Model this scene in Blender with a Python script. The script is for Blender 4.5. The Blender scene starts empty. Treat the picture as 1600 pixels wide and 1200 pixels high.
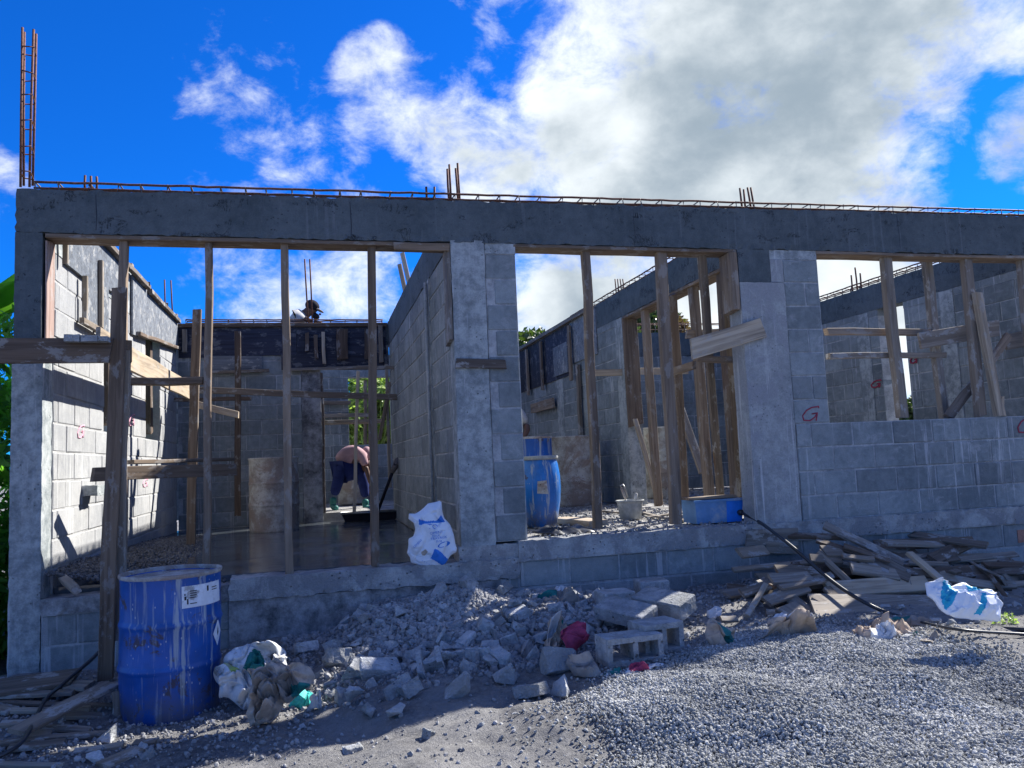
import bpy, bmesh, math, random
import numpy as np
from mathutils import Vector, Matrix, noise
from mathutils.bvhtree import BVHTree
random.seed(7)
SC = bpy.context.scene
COL = SC.collection

# ------------------------------------------------------------------ camera
F_PX = 1249.356
CAM = Vector((1.937, -5.913, 0.612))
RGT = Vector((0.97038533, -0.23760512, -0.0435444))
UPV = Vector((0.01987386, -0.10112255, 0.99467545))
FWD = Vector((0.2407433, 0.96608387, 0.09340571))
cam = bpy.data.cameras.new('camera'); cam_o = bpy.data.objects.new('camera', cam); COL.objects.link(cam_o)
cam.sensor_width = 36; cam.lens = 36 * F_PX / 1600; cam.clip_end = 3000; cam.clip_start = 0.05
M = Matrix.Identity(4)
for i in range(3):
    M[i][0] = RGT[i]; M[i][1] = UPV[i]; M[i][2] = -FWD[i]; M[i][3] = CAM[i]
cam_o.matrix_world = M
SC.camera = cam_o

def ray(x, y): return FWD + RGT * ((x - 800) / F_PX) - UPV * ((y - 600) / F_PX)
def U(x, y, ax, v):
    """measured point of the survey photograph on the world plane ax = v"""
    d = ray(x, y); i = 'XYZ'.index(ax)
    return CAM + d * ((v - CAM[i]) / d[i])
def UP(x, y, P0, N):
    d = ray(x, y); N = Vector(N)
    return CAM + d * ((Vector(P0) - CAM).dot(N) / d.dot(N))

# ------------------------------------------------------------------ light
SUN = Vector((1.0, 0.53, 0.92)).normalized()
sun = bpy.data.lights.new('sun', 'SUN'); sun.energy = 4.0; sun.angle = math.radians(0.5); sun.color = (1, 0.965, 0.90)
sun_o = bpy.data.objects.new('sun', sun); COL.objects.link(sun_o)
sun_o.rotation_euler = SUN.to_track_quat('Z', 'Y').to_euler(); sun_o.location = SUN * 60

W = bpy.data.worlds.new('World'); SC.world = W; W.use_nodes = True
nt = W.node_tree; nt.nodes.clear(); L = nt.links.new
def N(t, **k):
    n = nt.nodes.new(t)
    for a, b in k.items(): setattr(n, a, b)
    return n
def MA(op, a, b=None, c=None, clamp=False):
    n = N('ShaderNodeMath', operation=op, use_clamp=clamp)
    for i, v in enumerate((a, b, c)):
        if v is None: continue
        if isinstance(v, (int, float)): n.inputs[i].default_value = v
        else: L(v, n.inputs[i])
    return n.outputs[0]
out = N('ShaderNodeOutputWorld'); bg = N('ShaderNodeBackground'); bg.inputs['Strength'].default_value = 0.1
sky = N('ShaderNodeTexSky', sky_type='NISHITA', sun_disc=False)
sky.sun_elevation = math.asin(SUN.z); sky.sun_rotation = math.atan2(SUN.x, SUN.y)
sky.altitude = 1200; sky.air_density = 1.0; sky.dust_density = 0.3; sky.ozone_density = 3.0
tint = N('ShaderNodeMixRGB', blend_type='MULTIPLY'); tint.inputs[0].default_value = 1
L(sky.outputs[0], tint.inputs[1]); tint.inputs[2].default_value = (0.022, 0.29, 0.76, 1)
tc = N('ShaderNodeTexCoord'); sep = N('ShaderNodeSeparateXYZ'); L(tc.outputs['Generated'], sep.inputs[0])
cmb = N('ShaderNodeCombineXYZ'); L(sep.outputs[0], cmb.inputs[0]); L(sep.outputs[1], cmb.inputs[1]); L(MA('MULTIPLY', sep.outputs[2], 1.5), cmb.inputs[2])
def wnoise(scale, detail, rough, dist=0.0, off=(0, 0, 0)):
    mp = N('ShaderNodeVectorMath', operation='ADD'); L(cmb.outputs[0], mp.inputs[0]); mp.inputs[1].default_value = off
    n = N('ShaderNodeTexNoise'); L(mp.outputs[0], n.inputs['Vector'])
    n.inputs['Scale'].default_value = scale; n.inputs['Detail'].default_value = detail
    n.inputs['Roughness'].default_value = rough; n.inputs['Distortion'].default_value = dist
    return n.outputs['Fac']
# cloud banks: direction (through the survey pixel), angular half-size, weight
banks = [(1180, 130, 17, 1.2), (960, 130, 10, 1.05), (1130, 190, 12, 1.2), (1300, 130, 9, 1.15), (1370, 80, 9, 1.0), (1020, 250, 12, 1.0), (1250, 250, 8, .8), (800, 60, 7, .62),
         (610, 130, 6.0, .74), (690, 190, 6, .75), (770, 245, 6, .8), (1625, 215, 5, .8), (1570, -10, 7, .75), (385, 150, 7.5, .36), (500, 240, 8, .42), (370, 215, 6, .42), (350, 280, 6, .42),
         (420, 400, 9, .62), (560, 450, 8, .55), (1000, 430, 12, .92), (1350, 430, 9, .95), (860, 470, 7, .62), (-30, 290, 4, .38), (1400, 620, 6, .8), (1100, 510, 6, .6)]
cov = None
for (px, py, r, wt) in banks:
    d = ray(px, py).normalized()
    dp = N('ShaderNodeVectorMath', operation='DOT_PRODUCT'); L(tc.outputs['Generated'], dp.inputs[0]); dp.inputs[1].default_value = d
    mr = N('ShaderNodeMapRange', interpolation_type='SMOOTHSTEP'); L(dp.outputs['Value'], mr.inputs[0])
    mr.inputs[1].default_value = math.cos(math.radians(r)); mr.inputs[2].default_value = math.cos(math.radians(r * .3))
    mr.inputs[3].default_value = 0; mr.inputs[4].default_value = wt
    cov = mr.outputs[0] if cov is None else MA('MAXIMUM', cov, mr.outputs[0])
# elsewhere: broken cloud from a broad noise, kept away from the surveyed quarter of the sky
dp = N('ShaderNodeVectorMath', operation='DOT_PRODUCT'); L(tc.outputs['Generated'], dp.inputs[0]); dp.inputs[1].default_value = ray(700, 300).normalized()
away = N('ShaderNodeMapRange', interpolation_type='SMOOTHSTEP'); L(dp.outputs['Value'], away.inputs[0])
away.inputs[1].default_value = math.cos(math.radians(62)); away.inputs[2].default_value = math.cos(math.radians(44)); away.inputs[3].default_value = 1; away.inputs[4].default_value = 0
broad = MA('MULTIPLY', MA('GREATER_THAN', wnoise(0.9, 2, .5), 0.0), MA('MULTIPLY', wnoise(0.8, 2, .5, 0, (4, 7, 0)), 0.9))
cov = MA('MAXIMUM', cov, MA('MULTIPLY', broad, away.outputs[0]))
fb = wnoise(4.2, 15, .56, .12)
wisp = wnoise(13, 14, .66, .25, (3, 1, 0))
dens = MA('ADD', MA('ADD', MA('MULTIPLY', cov, 0.75), MA('MULTIPLY', fb, 1.25)), MA('MULTIPLY', wisp, 0.95))
cf = N('ShaderNodeMapRange', interpolation_type='SMOOTHSTEP'); L(dens, cf.inputs[0]); cf.inputs[1].default_value = 1.38; cf.inputs[2].default_value = 1.82
core = N('ShaderNodeMapRange', interpolation_type='SMOOTHSTEP'); L(MA('ADD', MA('ADD', cov, MA('MULTIPLY', wnoise(4.0, 13, .50, .1, (9, 2, 3)), 1.7)), MA('MULTIPLY', wnoise(9, 12, .6, .15), .9)), core.inputs[0])
core.inputs[1].default_value = 1.85; core.inputs[2].default_value = 2.75
cc = N('ShaderNodeMixRGB'); L(core.outputs[0], cc.inputs[0])
cc.inputs[1].default_value = (3.9, 4.15, 4.3, 1); cc.inputs[2].default_value = (1.35, 1.68, 2.0, 1)
mx = N('ShaderNodeMixRGB'); L(cf.outputs[0], mx.inputs[0]); L(tint.outputs[0], mx.inputs[1]); L(cc.outputs[0], mx.inputs[2])
L(mx.outputs[0], bg.inputs[0]); L(bg.outputs[0], out.inputs[0])
SC.view_settings.view_transform = 'Standard'; SC.view_settings.look = 'None'; SC.view_settings.exposure = 1.45; SC.view_settings.gamma = 1
SC.view_settings.use_curve_mapping = False

# ------------------------------------------------------------------ materials
def mat(name): 
    m = bpy.data.materials.new(name); m.use_nodes = True
    return m, m.node_tree, m.node_tree.nodes['Principled BSDF']
class NB:
    def __init__(s, tree): s.t = tree
    def n(s, t, **k):
        n = s.t.nodes.new(t)
        for a, b in k.items(): setattr(n, a, b)
        return n
    def l(s, a, b): s.t.links.new(a, b)
    def m(s, op, a, b=None, clamp=False):
        n = s.n('ShaderNodeMath', operation=op, use_clamp=clamp)
        for i, v in enumerate((a, b)):
            if v is None: continue
            if isinstance(v, (int, float)): n.inputs[i].default_value = v
            else: s.l(v, n.inputs[i])
        return n.outputs[0]
    def pos(s, scale=(1, 1, 1), obj=False, rnd=False):
        if obj: src = s.n('ShaderNodeTexCoord').outputs['Object']
        else: src = s.n('ShaderNodeNewGeometry').outputs['Position']
        if rnd:
            oi = s.n('ShaderNodeObjectInfo'); v = s.n('ShaderNodeVectorMath', operation='ADD'); s.l(src, v.inputs[0])
            c = s.n('ShaderNodeCombineXYZ'); r = s.m('MULTIPLY', oi.outputs['Random'], 37.0)
            s.l(r, c.inputs[0]); s.l(r, c.inputs[1]); s.l(r, c.inputs[2]); s.l(c.outputs[0], v.inputs[1]); src = v.outputs[0]
        mp = s.n('ShaderNodeVectorMath', operation='MULTIPLY'); s.l(src, mp.inputs[0]); mp.inputs[1].default_value = scale
        return mp.outputs[0]
    def noise(s, vec, scale, detail=4, rough=.55, dist=0):
        n = s.n('ShaderNodeTexNoise'); s.l(vec, n.inputs['Vector'])
        n.inputs['Scale'].default_value = scale; n.inputs['Detail'].default_value = detail
        n.inputs['Roughness'].default_value = rough; n.inputs['Distortion'].default_value = dist
        return n.outputs['Fac']
    def ramp(s, fac, a, b, lo=0, hi=1):
        n = s.n('ShaderNodeMapRange', interpolation_type='SMOOTHSTEP'); s.l(fac, n.inputs[0])
        n.inputs[1].default_value = a; n.inputs[2].default_value = b; n.inputs[3].default_value = lo; n.inputs[4].default_value = hi
        return n.outputs[0]
    def mix(s, fac, a, b, mode='MIX'):
        n = s.n('ShaderNodeMixRGB', blend_type=mode)
        for i, v in enumerate((fac, a, b)):
            if isinstance(v, (int, float)): n.inputs[i].default_value = v
            elif isinstance(v, tuple): n.inputs[i].default_value = (*v, 1)
            else: s.l(v, n.inputs[i])
        return n.outputs[0]
    def bump(s, h, strength, dist, bs):
        n = s.n('ShaderNodeBump'); n.inputs['Strength'].default_value = strength; n.inputs['Distance'].default_value = dist
        s.l(h, n.inputs['Height']); s.l(n.outputs[0], bs.inputs['Normal'])

def concrete(name, dark, light, streak=0.0, streak_col=(.5, .5, .5), fine=90, bump=.5, rough=.9, blotch=2.2, pits=0.0, patch=None, cracks=0.0, bdist=.006, smear=None):
    m, t, b = mat(name); s = NB(t); p = s.pos()
    big = s.noise(p, blotch, 8, .65); small = s.noise(p, fine, 3, .7); mid = s.noise(p, 14, 6, .7)
    f = s.m('ADD', s.m('MULTIPLY', big, .6), s.m('MULTIPLY', mid, .4))
    c = s.mix(s.ramp(f, .35, .65), dark, light)
    if patch:
        c = s.mix(s.ramp(s.noise(s.pos(), 3.1, 9, .7, .6), .5, .58), c, patch)
    if smear:
        sm = s.noise(s.pos((1.6, 1.6, 2.6)), 3.2, 10, .74, .5); c = s.mix(s.m('MULTIPLY', s.ramp(sm, .54, .64), .6), c, smear)
    if streak > 0:
        st = s.noise(s.pos((26, 26, 1.1)), 1.0, 5, .6); zone = s.noise(s.pos((1.6, 1.6, .7)), 1.0, 3, .5)
        k = s.m('MULTIPLY', s.ramp(st, .56, .66), s.ramp(zone, .42, .60))
        c = s.mix(s.m('MULTIPLY', k, streak), c, streak_col)
    c = s.mix(s.m('MULTIPLY', s.ramp(small, .3, .7), .45), c, s.mix(1.0, c, (1.45, 1.45, 1.45), 'MULTIPLY'))
    h = s.m('ADD', s.m('MULTIPLY', small, .6), mid)
    if pits > 0:
        v = s.n('ShaderNodeTexVoronoi'); s.l(p, v.inputs['Vector']); v.inputs['Scale'].default_value = 30; v.inputs['Randomness'].default_value = 1
        pk = s.m('MULTIPLY', s.ramp(v.outputs['Distance'], .22, .10), s.ramp(s.noise(p, 5, 3), .5, .6))
        c = s.mix(s.m('MULTIPLY', pk, pits), c, (.02, .022, .026)); h = s.m('SUBTRACT', h, s.m('MULTIPLY', pk, 1.5))
    if cracks > 0:
        cr = s.noise(s.pos((3.5, 3.5, 2.2)), 1.6, 9, .75, 1.4)
        ck = s.m('MULTIPLY', s.ramp(s.m('ABSOLUTE', s.m('SUBTRACT', cr, .5)), .020, .004), s.ramp(s.noise(s.pos((1.5, 1.5, 4)), 1.7, 3), .55, .60))
        c = s.mix(s.m('MULTIPLY', ck, cracks), c, (.012, .013, .016)); h = s.m('SUBTRACT', h, s.m('MULTIPLY', ck, 1.0))
    s.l(c, b.inputs['Base Color']); b.inputs['Roughness'].default_value = rough; b.inputs['Specular IOR Level'].default_value = .25
    s.bump(h, bump, bdist, b)
    return m
MT = {}
MT['beam'] = concrete('fresh_dark_concrete', (.056, .070, .076), (.105, .122, .13), bump=.45, blotch=1.2, pits=.7, cracks=.9, streak=.25, streak_col=(.2, .21, .23))
MT['column'] = concrete('stripped_concrete', (.165, .185, .19), (.38, .40, .395), streak=.75, streak_col=(.48, .48, .47), bump=.6, pits=.8, blotch=3.5)
MT['column_warm'] = concrete('stripped_concrete_warm', (.19, .20, .205), (.35, .36, .355), streak=.8, streak_col=(.47, .47, .465), bump=.5, pits=.5, blotch=2.0, patch=(.25, .255, .265))
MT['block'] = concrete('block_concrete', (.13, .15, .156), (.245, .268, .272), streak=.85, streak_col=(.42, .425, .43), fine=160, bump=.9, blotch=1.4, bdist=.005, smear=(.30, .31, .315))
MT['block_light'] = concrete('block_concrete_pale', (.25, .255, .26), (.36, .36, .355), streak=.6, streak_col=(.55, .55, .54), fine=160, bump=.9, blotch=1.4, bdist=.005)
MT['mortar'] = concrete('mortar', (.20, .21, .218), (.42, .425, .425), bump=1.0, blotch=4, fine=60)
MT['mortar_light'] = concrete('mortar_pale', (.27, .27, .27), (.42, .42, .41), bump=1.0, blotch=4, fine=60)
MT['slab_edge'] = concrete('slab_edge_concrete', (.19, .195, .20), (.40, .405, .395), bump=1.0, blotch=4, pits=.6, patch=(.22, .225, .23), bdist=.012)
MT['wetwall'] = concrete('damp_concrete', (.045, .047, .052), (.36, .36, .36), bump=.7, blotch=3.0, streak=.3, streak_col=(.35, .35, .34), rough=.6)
MT['rubble'] = concrete('broken_concrete', (.23, .245, .255), (.42, .425, .43), fine=70, bump=1.0, blotch=9, bdist=.018, patch=(.25, .255, .25), pits=.6)
MT['plaster_dust'] = concrete('dusty_floor_concrete', (.26, .255, .245), (.44, .43, .41), bump=1.2, blotch=5, bdist=.02, patch=(.2, .19, .18))
MT['drum_cement'] = concrete('cement_caked_steel', (.20, .17, .15), (.46, .45, .42), bump=.8, blotch=5, patch=(.26, .21, .18), pits=.8)

def block_variation(m, amt=.35):
    t = m.node_tree; b = t.nodes['Principled BSDF']; s = NB(t); src = b.inputs['Base Color'].links[0].from_socket
    oi = s.n('ShaderNodeObjectInfo'); k = s.ramp(oi.outputs['Random'], 0, 1, 1 - amt / 2, 1 + amt / 2)
    cm = s.n('ShaderNodeCombineXYZ'); [s.l(k, cm.inputs[i]) for i in range(3)]
    s.l(s.mix(1.0, src, cm.outputs[0], 'MULTIPLY'), b.inputs['Base Color'])
block_variation(MT['block'], .3); block_variation(MT['block_light'], .12); block_variation(MT['rubble'], .35)

def wet_floor():
    m, t, b = mat('wet_poured_concrete'); s = NB(t); p = s.pos()
    big = s.noise(p, 1.1, 6, .6, .4); c = s.mix(s.ramp(big, .4, .6), (.06, .07, .08), (.12, .132, .142))
    s.l(c, b.inputs['Base Color']); s.l(s.ramp(s.noise(p, 1.7, 5, .6), .42, .68, .02, .25), b.inputs['Roughness']); b.inputs['Specular IOR Level'].default_value = .8
    h = s.m('ADD', s.m('MULTIPLY', s.noise(s.pos((2, 9, 2)), 2, 5), 1.0), s.m('MULTIPLY', s.noise(p, 50, 3), .12)); s.bump(h, .25, .01, b)
    return m
MT['wet'] = wet_floor()

def wood(name, tones, grey=.5, rough=.8, splash=.25):
    m, t, b = mat(name); s = NB(t)
    g = s.noise(s.pos((1.6, 34, 34), True, True), 1.0, 6, .6, .6); g2 = s.noise(s.pos((.9, 9, 9), True, True), 1.0, 5, .6)
    sp = s.noise(s.pos((3, 6, 6), True, True), 1.6, 7, .7)
    oi = s.n('ShaderNodeObjectInfo')
    cr = s.n('ShaderNodeValToRGB'); s.l(oi.outputs['Random'], cr.inputs[0]); e = cr.color_ramp.elements
    while len(e) < len(tones): e.new(.5)
    for i, c in enumerate(tones): e[i].position = i / (len(tones) - 1); e[i].color = (*c, 1)
    base = cr.outputs[0]
    c = s.mix(s.ramp(g, .35, .65), s.mix(1.0, base, (.5, .48, .47), 'MULTIPLY'), base)
    c = s.mix(s.ramp(g2, .35, .7, 0, .5), c, s.mix(1.0, base, (1.35, 1.3, 1.2), 'MULTIPLY'))
    c = s.mix(s.m('MULTIPLY', s.ramp(sp, .54, .60), splash * 1.4), c, (.36, .355, .34))
    s.l(c, b.inputs['Base Color']); b.inputs['Roughness'].default_value = rough; b.inputs['Specular IOR Level'].default_value = .25
    s.bump(g, .5, .003, b)
    return m
MT['prop'] = wood('weathered_prop_timber', [(.12, .083, .06), (.21, .155, .11), (.28, .215, .16), (.15, .11, .08)])
MT['scrap'] = wood('grey_scrap_timber', [(.16, .13, .105), (.26, .22, .18), (.21, .19, .17), (.33, .285, .23), (.12, .095, .078)], splash=.5)
MT['darkwood'] = wood('dark_soaked_timber', [(.10, .07, .052), (.16, .12, .092), (.12, .09, .07)], splash=.35)
MT['pale'] = wood('pale_new_timber', [(.42, .34, .25), (.50, .42, .32)], splash=.3)
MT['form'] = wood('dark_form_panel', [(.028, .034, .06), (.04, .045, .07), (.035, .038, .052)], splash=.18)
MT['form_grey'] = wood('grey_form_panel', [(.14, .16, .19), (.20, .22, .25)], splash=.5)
MT['form_pink'] = wood('pinkish_form_board', [(.36, .25, .21), (.40, .29, .25)], splash=.3)

def simple(name, col, rough=.7, metal=0.0, var=.25, scale=30, bump=.2, spec=.3, dirt=None, dk=(.5, .62), bd=.004):
    m, t, b = mat(name); s = NB(t); p = s.pos(obj=True)
    c = s.mix(s.ramp(s.noise(p, scale, 6, .65), .3, .7), tuple(x * (1 - var) for x in col), tuple(min(1, x * (1 + var)) for x in col))
    if dirt: c = s.mix(s.ramp(s.noise(s.pos(obj=True), scale * .35, 9, .7), *dk), c, dirt)
    s.l(c, b.inputs['Base Color']); b.inputs['Roughness'].default_value = rough; b.inputs['Metallic'].default_value = metal
    b.inputs['Specular IOR Level'].default_value = spec
    s.bump(s.noise(p, scale * 2, 5, .6), bump, bd, b)
    return m
MT['rust'] = simple('rusty_steel_bar', (.14, .065, .045), .75, .3, .4, 60)
MT['rust_grey'] = simple('grey_steel_bar', (.13, .115, .11), .6, .5, .3, 60)
MT['rubber'] = simple('black_rubber', (.022, .024, .028), .42, 0, .2, 20, .1, .5)
MT['sack_white'] = simple('white_woven_plastic', (.74, .76, .80), .5, 0, .05, 12, .15, .4)
MT['sack_dirty'] = simple('dirty_white_plastic', (.60, .61, .62), .6, 0, .12, 14, .4, .3, dirt=(.20, .19, .17), dk=(.5, .60))
MT['sack_blue'] = simple('blue_print', (.03, .19, .60), .5, 0, .08, 12, .1)
MT['sack_cyan'] = simple('cyan_print', (.02, .36, .55), .5, 0, .1, 12, .1)
MT['teal'] = simple('teal_print', (.012, .15, .14), .6, 0, .3, 18, .2)
MT['mint'] = simple('mint_print', (.05, .50, .44), .6, 0, .3, 18, .2)
MT['lime'] = simple('lime_print', (.36, .46, .12), .6, 0, .15, 18, .2, dirt=(.3, .32, .2))
MT['paper'] = simple('brown_sack_paper', (.44, .35, .275), .85, 0, .2, 10, .4, .15, dirt=(.17, .145, .13))
MT['paper_dark'] = simple('dusty_grey_paper', (.27, .24, .215), .85, 0, .25, 10, .4, .15, dirt=(.3, .28, .25))
MT['pink'] = simple('magenta_cloth', (.36, .06, .12), .85, 0, .25, 16, .4, .1)
MT['redpaint'] = simple('red_spray_paint', (.34, .055, .085), .8, 0, .2, 60, .2, .1)
MT['pinkpaint'] = simple('faded_pink_paint', (.62, .33, .40), .8, 0, .2, 60, .2, .1)
MT['skin'] = simple('brown_skin', (.12, .065, .045), .55, 0, .1, 20, .1)
MT['shirt_pink'] = simple('faded_pink_shirt', (.42, .27, .285), .9, 0, .12, 14, .3, .1)
MT['shirt_grey'] = simple('grey_white_shirt', (.42, .41, .40), .9, 0, .2, 14, .3, .1)
MT['navy'] = simple('navy_trousers', (.02, .03, .11), .85, 0, .2, 14, .3, .1)
MT['black'] = simple('black_cloth', (.02, .02, .026), .85, 0, .2, 14, .3, .1)
MT['boot'] = simple('green_rubber_boots', (.03, .16, .14), .5, 0, .2, 14, .1)
MT['bucket'] = simple('cement_grey_bucket', (.30, .31, .30), .75, 0, .15, 24, .4, .3, dirt=(.42, .42, .40))
MT['greybox'] = simple('grey_blue_plastic', (.13, .27, .47), .55, 0, .12, 10, .1, .3, dirt=(.42, .44, .46), dk=(.52, .7))
MT['bluebox'] = simple('bright_blue_plastic', (.02, .20, .70), .4, 0, .1, 10, .1, .4)
MT['steel'] = simple('worn_steel', (.30, .30, .30), .4, .7, .2, 30, .2)
MT['label'] = simple('scuffed_white_label', (.66, .69, .74), .6, 0, .1, 20, .1, .3, dirt=(.34, .34, .34), dk=(.56, .62))
MT['ink'] = simple('black_ink', (.03, .03, .035), .7, 0, .1, 20, .0)
MT['redbrick'] = simple('red_clay_brick', (.36, .18, .13), .9, 0, .25, 30, .5)
MT['leaf_dark'] = None
def leafmat(name, a, b_, trans=.35):
    m, t, b = mat(name); s = NB(t); p = s.pos()
    c = s.mix(s.ramp(s.noise(p, 2.5, 4, .6), .35, .65), a, b_)
    g = s.n('ShaderNodeNewGeometry'); c = s.mix(s.ramp(g.outputs['Random Per Island'], 0, 1, 0, .55), c, tuple(min(1, x * 1.9) for x in b_))
    s.l(c, b.inputs['Base Color']); b.inputs['Roughness'].default_value = .45
    tr = s.n('ShaderNodeBsdfTranslucent'); s.l(s.mix(1.0, c, (1.3, 1.6, .6), 'MULTIPLY'), tr.inputs[0]); mxs = s.n('ShaderNodeMixShader'); mxs.inputs[0].default_value = trans
    s.l(b.outputs[0], mxs.inputs[1]); s.l(tr.outputs[0], mxs.inputs[2]); s.l(mxs.outputs[0], t.nodes['Material Output'].inputs[0])
    return m
MT['leaf_dark'] = leafmat('dark_tree_leaves', (.025, .045, .012), (.07, .10, .025), .2)
MT['leaf_bright'] = leafmat('bright_grass_leaves', (.10, .17, .035), (.32, .38, .14), .35)
MT['leaf_banana'] = leafmat('banana_leaves', (.05, .15, .025), (.14, .30, .06), .45)
MT['leaf_red'] = leafmat('reddish_leaves', (.09, .05, .03), (.16, .10, .06), .2)
MT['trunk'] = simple('bark', (.11, .085, .065), .9, 0, .3, 14, .6)

def drum_paint(name, col):
    m, t, b = mat(name); s = NB(t); p = s.pos(obj=True)
    c = s.mix(s.ramp(s.noise(p, 5, 5, .6), .35, .65), tuple(x * .8 for x in col), tuple(x * 1.15 for x in col))
    # rust scuffs
    r = s.noise(s.pos(obj=True), 4.2, 10, .72, .4); rk = s.ramp(r, .575, .62)
    c = s.mix(s.m('MULTIPLY', rk, .85), c, (.075, .05, .038))
    # cement runs and spots
    st = s.noise(s.pos((22, 22, 1.3), True), 1.0, 6, .65); zn = s.noise(s.pos((2.4, 2.4, .2), True), 1.0, 2, .5)
    k = s.m('MULTIPLY', s.ramp(st, .53, .64), s.ramp(zn, .46, .56)); c = s.mix(s.m('MULTIPLY', k, .8), c, (.36, .40, .44))
    v = s.n('ShaderNodeTexVoronoi'); s.l(s.pos((1, 1, .55), True), v.inputs['Vector']); v.inputs['Scale'].default_value = 38
    k2 = s.m('MULTIPLY', s.ramp(v.outputs['Distance'], .17, .11), s.ramp(s.noise(p, 9, 2), .5, .56)); c = s.mix(s.m('MULTIPLY', k2, .8), c, (.5, .52, .52))
    z = s.n('ShaderNodeSeparateXYZ'); s.l(s.pos(obj=True), z.inputs[0])
    lo = s.m('MULTIPLY', s.ramp(z.outputs[2], .26, .0), s.ramp(s.noise(s.pos((1, 1, 1), True), 9, 6, .7), .38, .56)); c = s.mix(s.m('MULTIPLY', lo, .8), c, (.11, .10, .09))
    s.l(c, b.inputs['Base Color']); s.l(s.m('ADD', s.m('MULTIPLY', rk, .4), .38), b.inputs['Roughness'])
    s.bump(s.m('ADD', s.noise(p, 7, 4), s.m('MULTIPLY', k, .4)), .35, .01, b)
    return m
MT['drumblue'] = drum_paint('scuffed_blue_drum_paint', (.002, .075, .33))
MT['barrelblue'] = drum_paint('blue_barrel_plastic', (.008, .15, .50))

def ground_mat():
    m, t, b = mat('volcanic_dirt'); s = NB(t); p = s.pos()
    a = s.noise(p, .9, 8, .65); f = s.noise(p, 30, 6, .75); g = s.noise(p, 140, 3, .7)
    c = s.mix(s.ramp(a, .38, .62), (.115, .113, .115), (.25, .243, .235))
    c = s.mix(s.ramp(f, .35, .7, 0, .55), c, (.36, .35, .335)); c = s.mix(s.ramp(g, .55, .7, 0, .35), c, (.07, .068, .07))
    s.l(c, b.inputs['Base Color']); b.inputs['Roughness'].default_value = .95; b.inputs['Specular IOR Level'].default_value = .15
    s.bump(s.m('ADD', f, s.m('MULTIPLY', g, .5)), 1.0, .02, b)
    return m
MT['ground'] = ground_mat()
def gravel_mat(name, a, c2, light):
    m, t, b = mat(name); s = NB(t); g = s.n('ShaderNodeNewGeometry')
    cr = s.n('ShaderNodeValToRGB'); s.l(s.m('ADD', s.m('MULTIPLY', g.outputs['Random Per Island'], .75), s.ramp(s.noise(s.pos(), 1.7, 4), .35, .65, -.05, .3)), cr.inputs[0]); e = cr.color_ramp.elements
    e[0].color = (*a, 1); e[1].color = (*light, 1); x = e.new(.6); x.color = (*c2, 1)
    c = s.mix(s.ramp(s.noise(s.pos(), 120, 3), .3, .7, 0, .3), cr.outputs[0], (.3, .3, .3))
    s.l(c, b.inputs['Base Color']); b.inputs['Roughness'].default_value = .85; b.inputs['Specular IOR Level'].default_value = .2
    return m
MT['gravel'] = gravel_mat('grey_gravel', (.16, .165, .16), (.33, .335, .322), (.60, .595, .565))
MT['gravel_dark'] = gravel_mat('dark_gravel', (.05, .05, .052), (.10, .098, .1), (.2, .2, .2))
MT['debris'] = gravel_mat('small_debris', (.13, .13, .135), (.26, .26, .26), (.42, .41, .40))

# ------------------------------------------------------------------ builders
def tag(o, label=None, cat=None, group=None, kind=None):
    if label: o['label'] = label
    if cat: o['category'] = cat
    if group: o['group'] = group
    if kind: o['kind'] = kind
    return o
def thing(name, label, cat, loc=(0, 0, 0), group=None):
    o = bpy.data.objects.new(name, None); COL.objects.link(o); o.location = loc; o.empty_display_size = .1
    return tag(o, label, cat, group)
def wloc(o):
    v = Vector((0, 0, 0))
    while o is not None: v += Vector(o.location); o = o.parent
    return v
def mesh_obj(name, verts, faces, m, parent=None, smooth=False, loc=None, mats=None, fmat=None):
    """verts in world space; origin moved to loc (or the parent's place)"""
    off = Vector(loc) if loc is not None else (wloc(parent) if parent is not None else Vector((0, 0, 0)))
    me = bpy.data.meshes.new(name); me.from_pydata([(v[0] - off.x, v[1] - off.y, v[2] - off.z) for v in verts], [], faces)
    o = bpy.data.objects.new(name, me); COL.objects.link(o)
    for mm in (mats or [m]): me.materials.append(mm)
    if fmat: me.polygons.foreach_set('material_index', fmat)
    if smooth: me.polygons.foreach_set('use_smooth', [True] * len(me.polygons))
    if parent is not None:
        o.parent = parent; o.location = off - wloc(parent)
    elif loc is not None: o.location = off
    me.update()
    return o
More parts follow.
